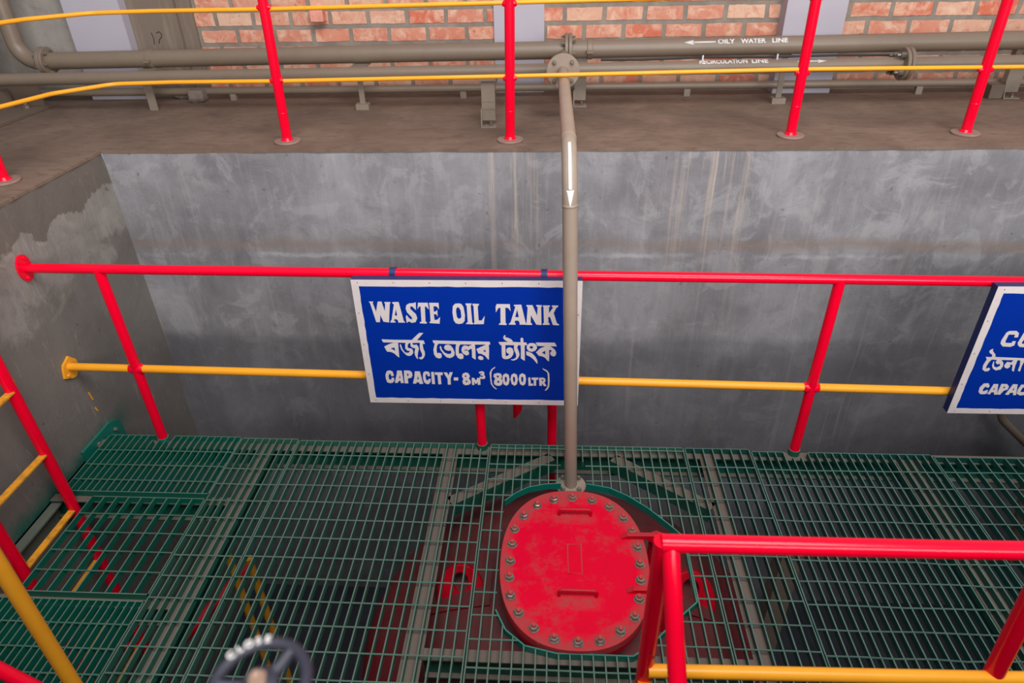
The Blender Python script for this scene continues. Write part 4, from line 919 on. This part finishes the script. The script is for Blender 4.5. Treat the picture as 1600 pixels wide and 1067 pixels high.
# brown steel column at the left
col = thing('steel_column', 'brown steel column on a bolted base plate at upper left', 'column', (-3.74, 4.38, ZU))
MB().box((-4.15, 3.86, ZU), (-3.405, 4.66, ZU + 0.025)).build('base_plate', M['column'], col, bevel=0.003)
b = MB(); b.box((-3.78, 4.47, ZU + 0.025), (-3.70, 4.60, 4.0)); b.box((-3.72, 4.47, ZU + 0.025), (-3.705, 4.62, 4.0)); b.box((-4.06, 4.47, ZU + 0.025), (-4.045, 4.62, 4.0)); b.box((-4.05, 4.53, ZU + 0.025), (-3.71, 4.545, 4.0)); b.build('shaft', M['column'], col)
for x, y in ((-3.60, 4.16), (-3.72, 4.16)):
    b = MB(); b.prism([V(x, y, ZU + 0.025), V(x + 0.014, y, ZU + 0.025), V(x + 0.014, y + 0.34, ZU + 0.025), V(x, y + 0.34, ZU + 0.025)], (0, 0, 0.12)); b.build('gusset', M['column'], col)
MB().box((-3.705, 4.56, ZU + 0.025), (-3.42, 4.575, ZU + 0.16)).build('gusset', M['column'], col)
for x, y in ((-3.50, 4.10), (-3.49, 4.48), (-3.80, 4.0)):
    b = MB(); b.hexa((x, y, ZU + 0.025), (0, 0, 1), 0.022, 0.02); b.disc((x, y, ZU + 0.045), (0, 0, 1), 0.013, 0.022, 12); b.build('anchor_bolt', M['column'], col)

# small things along the rear wall
def lump(label, c, s, seed):
    random.seed(seed); b = MB(); bmesh.ops.create_icosphere(b.bm, subdivisions=3, radius=1.0)
    ph = [random.uniform(0, 6) for _ in range(6)]
    for v in b.bm.verts:
        k = 1 + 0.13 * math.sin(4 * v.co.x + ph[0]) + 0.1 * math.sin(6 * v.co.y + ph[1]) + 0.09 * math.sin(7 * v.co.z + ph[2]) + random.uniform(-.05, .05)
        q = v.co * k; q = Vector((max(-.85, min(.85, q.x)), q.y, max(-0.8, min(.8, q.z))))
        v.co = Vector((c[0] + q.x * s[0], c[1] + q.y * s[1], c[2] + (q.z + 0.8) * s[2]))
    return tag(b.build('cement_lump', M['rubble'], loc=c), label, 'rubble', 'cement lumps left at the wall foot')
lump('rough grey cement lump at the wall foot, the left of two', (-2.60, 4.86, ZU), (0.075, 0.05, 0.045), 2)
lump('squarish grey cement lump at the wall foot, the right of two', (-2.43, 4.73, ZU), (0.06, 0.05, 0.05), 6)
b = MB(); b.prism([V(-1.612, YW - 0.075, 1.79), V(-1.522, YW - 0.075, 1.79), V(-1.522, YW - 0.075, 1.875), V(-1.612, YW - 0.075, 1.875)], (0, 0.14, 0))
tag(b.build('clay_brick', M['clay'], loc=(-1.57, YW, 1.79), bevel=0.006), 'pink brick end sticking out of the brick wall', 'brick')
b = MB()
for pts in ([(-2.735, 1.74), (-2.728, 1.70), (-2.735, 1.665)], [(-2.70, 1.735), (-2.68, 1.745), (-2.665, 1.73), (-2.67, 1.71), (-2.69, 1.695), (-2.70, 1.67)]):
    b.tube([V(x, YW - 0.0505, z) for x, z in pts], 0.0028, 6)
sm = tag(b.build('chalk_mark', M['cable'], loc=(-2.7, YW - 0.05, 1.7)), 'black handwritten digits on the concrete jamb', 'marking')

# ------------------------------------------------------------------ railing of the upper floor
upr = thing('upper_railing', 'red posts with thin yellow rods along the edge of the upper floor', 'railing', (0, 3.78, ZU))
ZTOP = 2.42
posts = [((-1.474, 3.742), (-1.452, 3.742)), ((-0.226, 3.745), (-0.208, 3.745)), ((1.300, 3.80), (1.292, 3.80)), ((2.235, 3.83), (2.222, 3.83)), ((3.7, 3.86), (3.7, 3.86)), ((-2.66, 3.085), (-2.66, 3.085)), ((-2.72, 1.6), (-2.72, 1.6))]
for (x, y), (xt, yt) in posts:
    b = MB(); b.tube([(x, y, ZU), (xt, yt, ZTOP)], 0.0262, 24); p = b.build('post', M['red'], upr)
    pb = MB().disc((x, y, ZU), (0, 0, 1), 0.072, 0.012, 32).build('base_plate', M['plate'], p)
    bmx = MB(); bmx.tube([(x, y, ZU + 0.012), (x, y, ZU + 0.014), (x, y, ZU + 0.026)], [0.034, 0.033, 0.0264], 20); bmx.build('weld_fillet', M['red'], p)
    f = 0.16 / 1.1; q = V(x + (xt - x) * f, y, ZU + 0.16)
    MB().tube([q - V(0, 0, 0.004), q - V(0, 0, 0.001), q + V(0, 0, 0.001), q + V(0, 0, 0.004)], [0.0262, 0.0272, 0.0272, 0.0262], 24).build('joint_bead', M['red'], p)
    for zz in (1.648, 2.0):
        f = (zz - ZU) / (ZTOP - ZU); c = V(x + (xt - x) * f, y, zz)
        ax = V(0, 1, 0) if x < -2.5 else V(1, 0, 0)
        MB().tube([c - ax * 0.037, c - ax * 0.026, c + ax * 0.026, c + ax * 0.037], [0.0112, 0.0165, 0.0165, 0.0112], 14).build('weld_collar', M['red'], p)
def corner(z, dz=0.0): return fillet([(-2.76, 1.4, z), (-2.665, 3.10, z), (-2.56, 3.50, z - 0.002), (-2.36, 3.72, z - 0.002), (-2.05, 3.742, z), (-1.46, 3.742, z), (-0.22, 3.745, z + .012), (1.29, 3.80, z + .02), (2.22, 3.83, z + .014), (3.7, 3.86, z + .01)], 0.12, 5)
for z in (1.645, 1.992): 
    b = MB(); b.tube(corner(z), 0.0108, 12); lab(b.build('yellow_rod', M['yellow'], upr), 'thin yellow rod')
b = MB(); b.tube(corner(ZTOP), 0.0262, 16); b.build('top_rail', M['red'], upr)

# ------------------------------------------------------------------ small valve with hand wheel right by the viewer
WC = V(-0.316, 0.417, 1.664); WR = 0.0508
val = thing('hand_wheel_valve', 'dark hand wheel with white letters on its rim at the bottom edge', 'valve', (WC.x, WC.y, 1.32))
b = MB(); b.tube([WC + V(math.cos(a) * WR, math.sin(a) * WR, 0) for a in [2 * math.pi * i / 48 for i in range(48)]], 0.0072, 14, closed=True); wheel = b.build('wheel_rim', M['black'], val)
for k in range(3):
    a = math.radians(62 + 120 * k); d = V(math.cos(a), math.sin(a), 0)
    MB().tube([WC + d * 0.010 + V(0, 0, -0.006), WC + d * 0.03 + V(0, 0, -0.004), WC + d * 0.047], [0.009, 0.0075, 0.006], 12).build('spoke', M['black'], wheel)
MB().lathe((WC.x, WC.y), [(0, WC.z - 0.02), (0.018, WC.z - 0.02), (0.021, WC.z - 0.01), (0.02, WC.z + 0.003), (0.014, WC.z + 0.006), (0, WC.z + 0.006)], 24).build('hub', M['black'], wheel)
b = MB(); b.hexa(WC + V(0, 0, 0.006), (0, 0, 1), 0.010, 0.008); b.disc(WC + V(0, 0, 0.014), (0, 0, 1), 0.0055, 0.009, 14); lab(b.build('hub_nut', M['wheel_hub'], wheel), 'tan hub nut')
for k, ch in enumerate('CLOSE'):   # raised white letters on the rim
    a = math.radians(146 - k * 12); cu = bpy.data.curves.new('rim_letter', 'FONT'); cu.body = ch; cu.size = 0.0115; cu.extrude = 0.0006; cu.align_x = 'CENTER'; cu.align_y = 'CENTER'; cu.offset = 0.0004
    o = bpy.data.objects.new('tmp', cu); C.objects.link(o)
    me = bpy.data.meshes.new_from_object(o.evaluated_get(bpy.context.evaluated_depsgraph_get())); bpy.data.objects.remove(o)
    R_ = Matrix.Translation(WC + V(math.cos(a) * WR, math.sin(a) * WR, 0.0074)) @ Matrix.Rotation(a - math.pi / 2, 4, 'Z')
    bm = bmesh.new(); bm.from_mesh(me); bmesh.ops.transform(bm, matrix=R_, verts=bm.verts[:]); bpy.data.meshes.remove(me); bpy.data.curves.remove(cu)
    b = MB(); b.bm.free(); b.bm = bm; b.build('rim_letter', M['white_mark'], wheel)
MB().cyl(WC - V(0, 0, 0.14), WC - V(0, 0, 0.018), 0.007).build('stem', M['zinc'], val)
MB().lathe((WC.x, WC.y), [(0, 1.575), (0.013, 1.575), (0.016, 1.56), (0.034, 1.553), (0.036, 1.535), (0.024, 1.528), (0.032, 1.50), (0.038, 1.47), (0.034, 1.42), (0.026, 1.41), (0.0, 1.405)], 32).build('valve_body', M['black'], val)
for s in (-1, 1):
    MB().cyl((WC.x + s * 0.02, WC.y, 1.455), (WC.x + s * 0.10, WC.y, 1.455), 0.027).build('valve_neck', M['black'], val)
    MB().disc((WC.x + s * 0.075 - 0.007, WC.y, 1.455), (1, 0, 0), 0.05, 0.014).build('flange', M['black'], val)
    MB().tube(fillet([(WC.x + s * 0.10, WC.y, 1.455), (WC.x + s * 0.19, WC.y, 1.455), (WC.x + s * 0.19, WC.y, 1.32)], 0.06), 0.024).build('pipe_bend', M['pipe'], val)
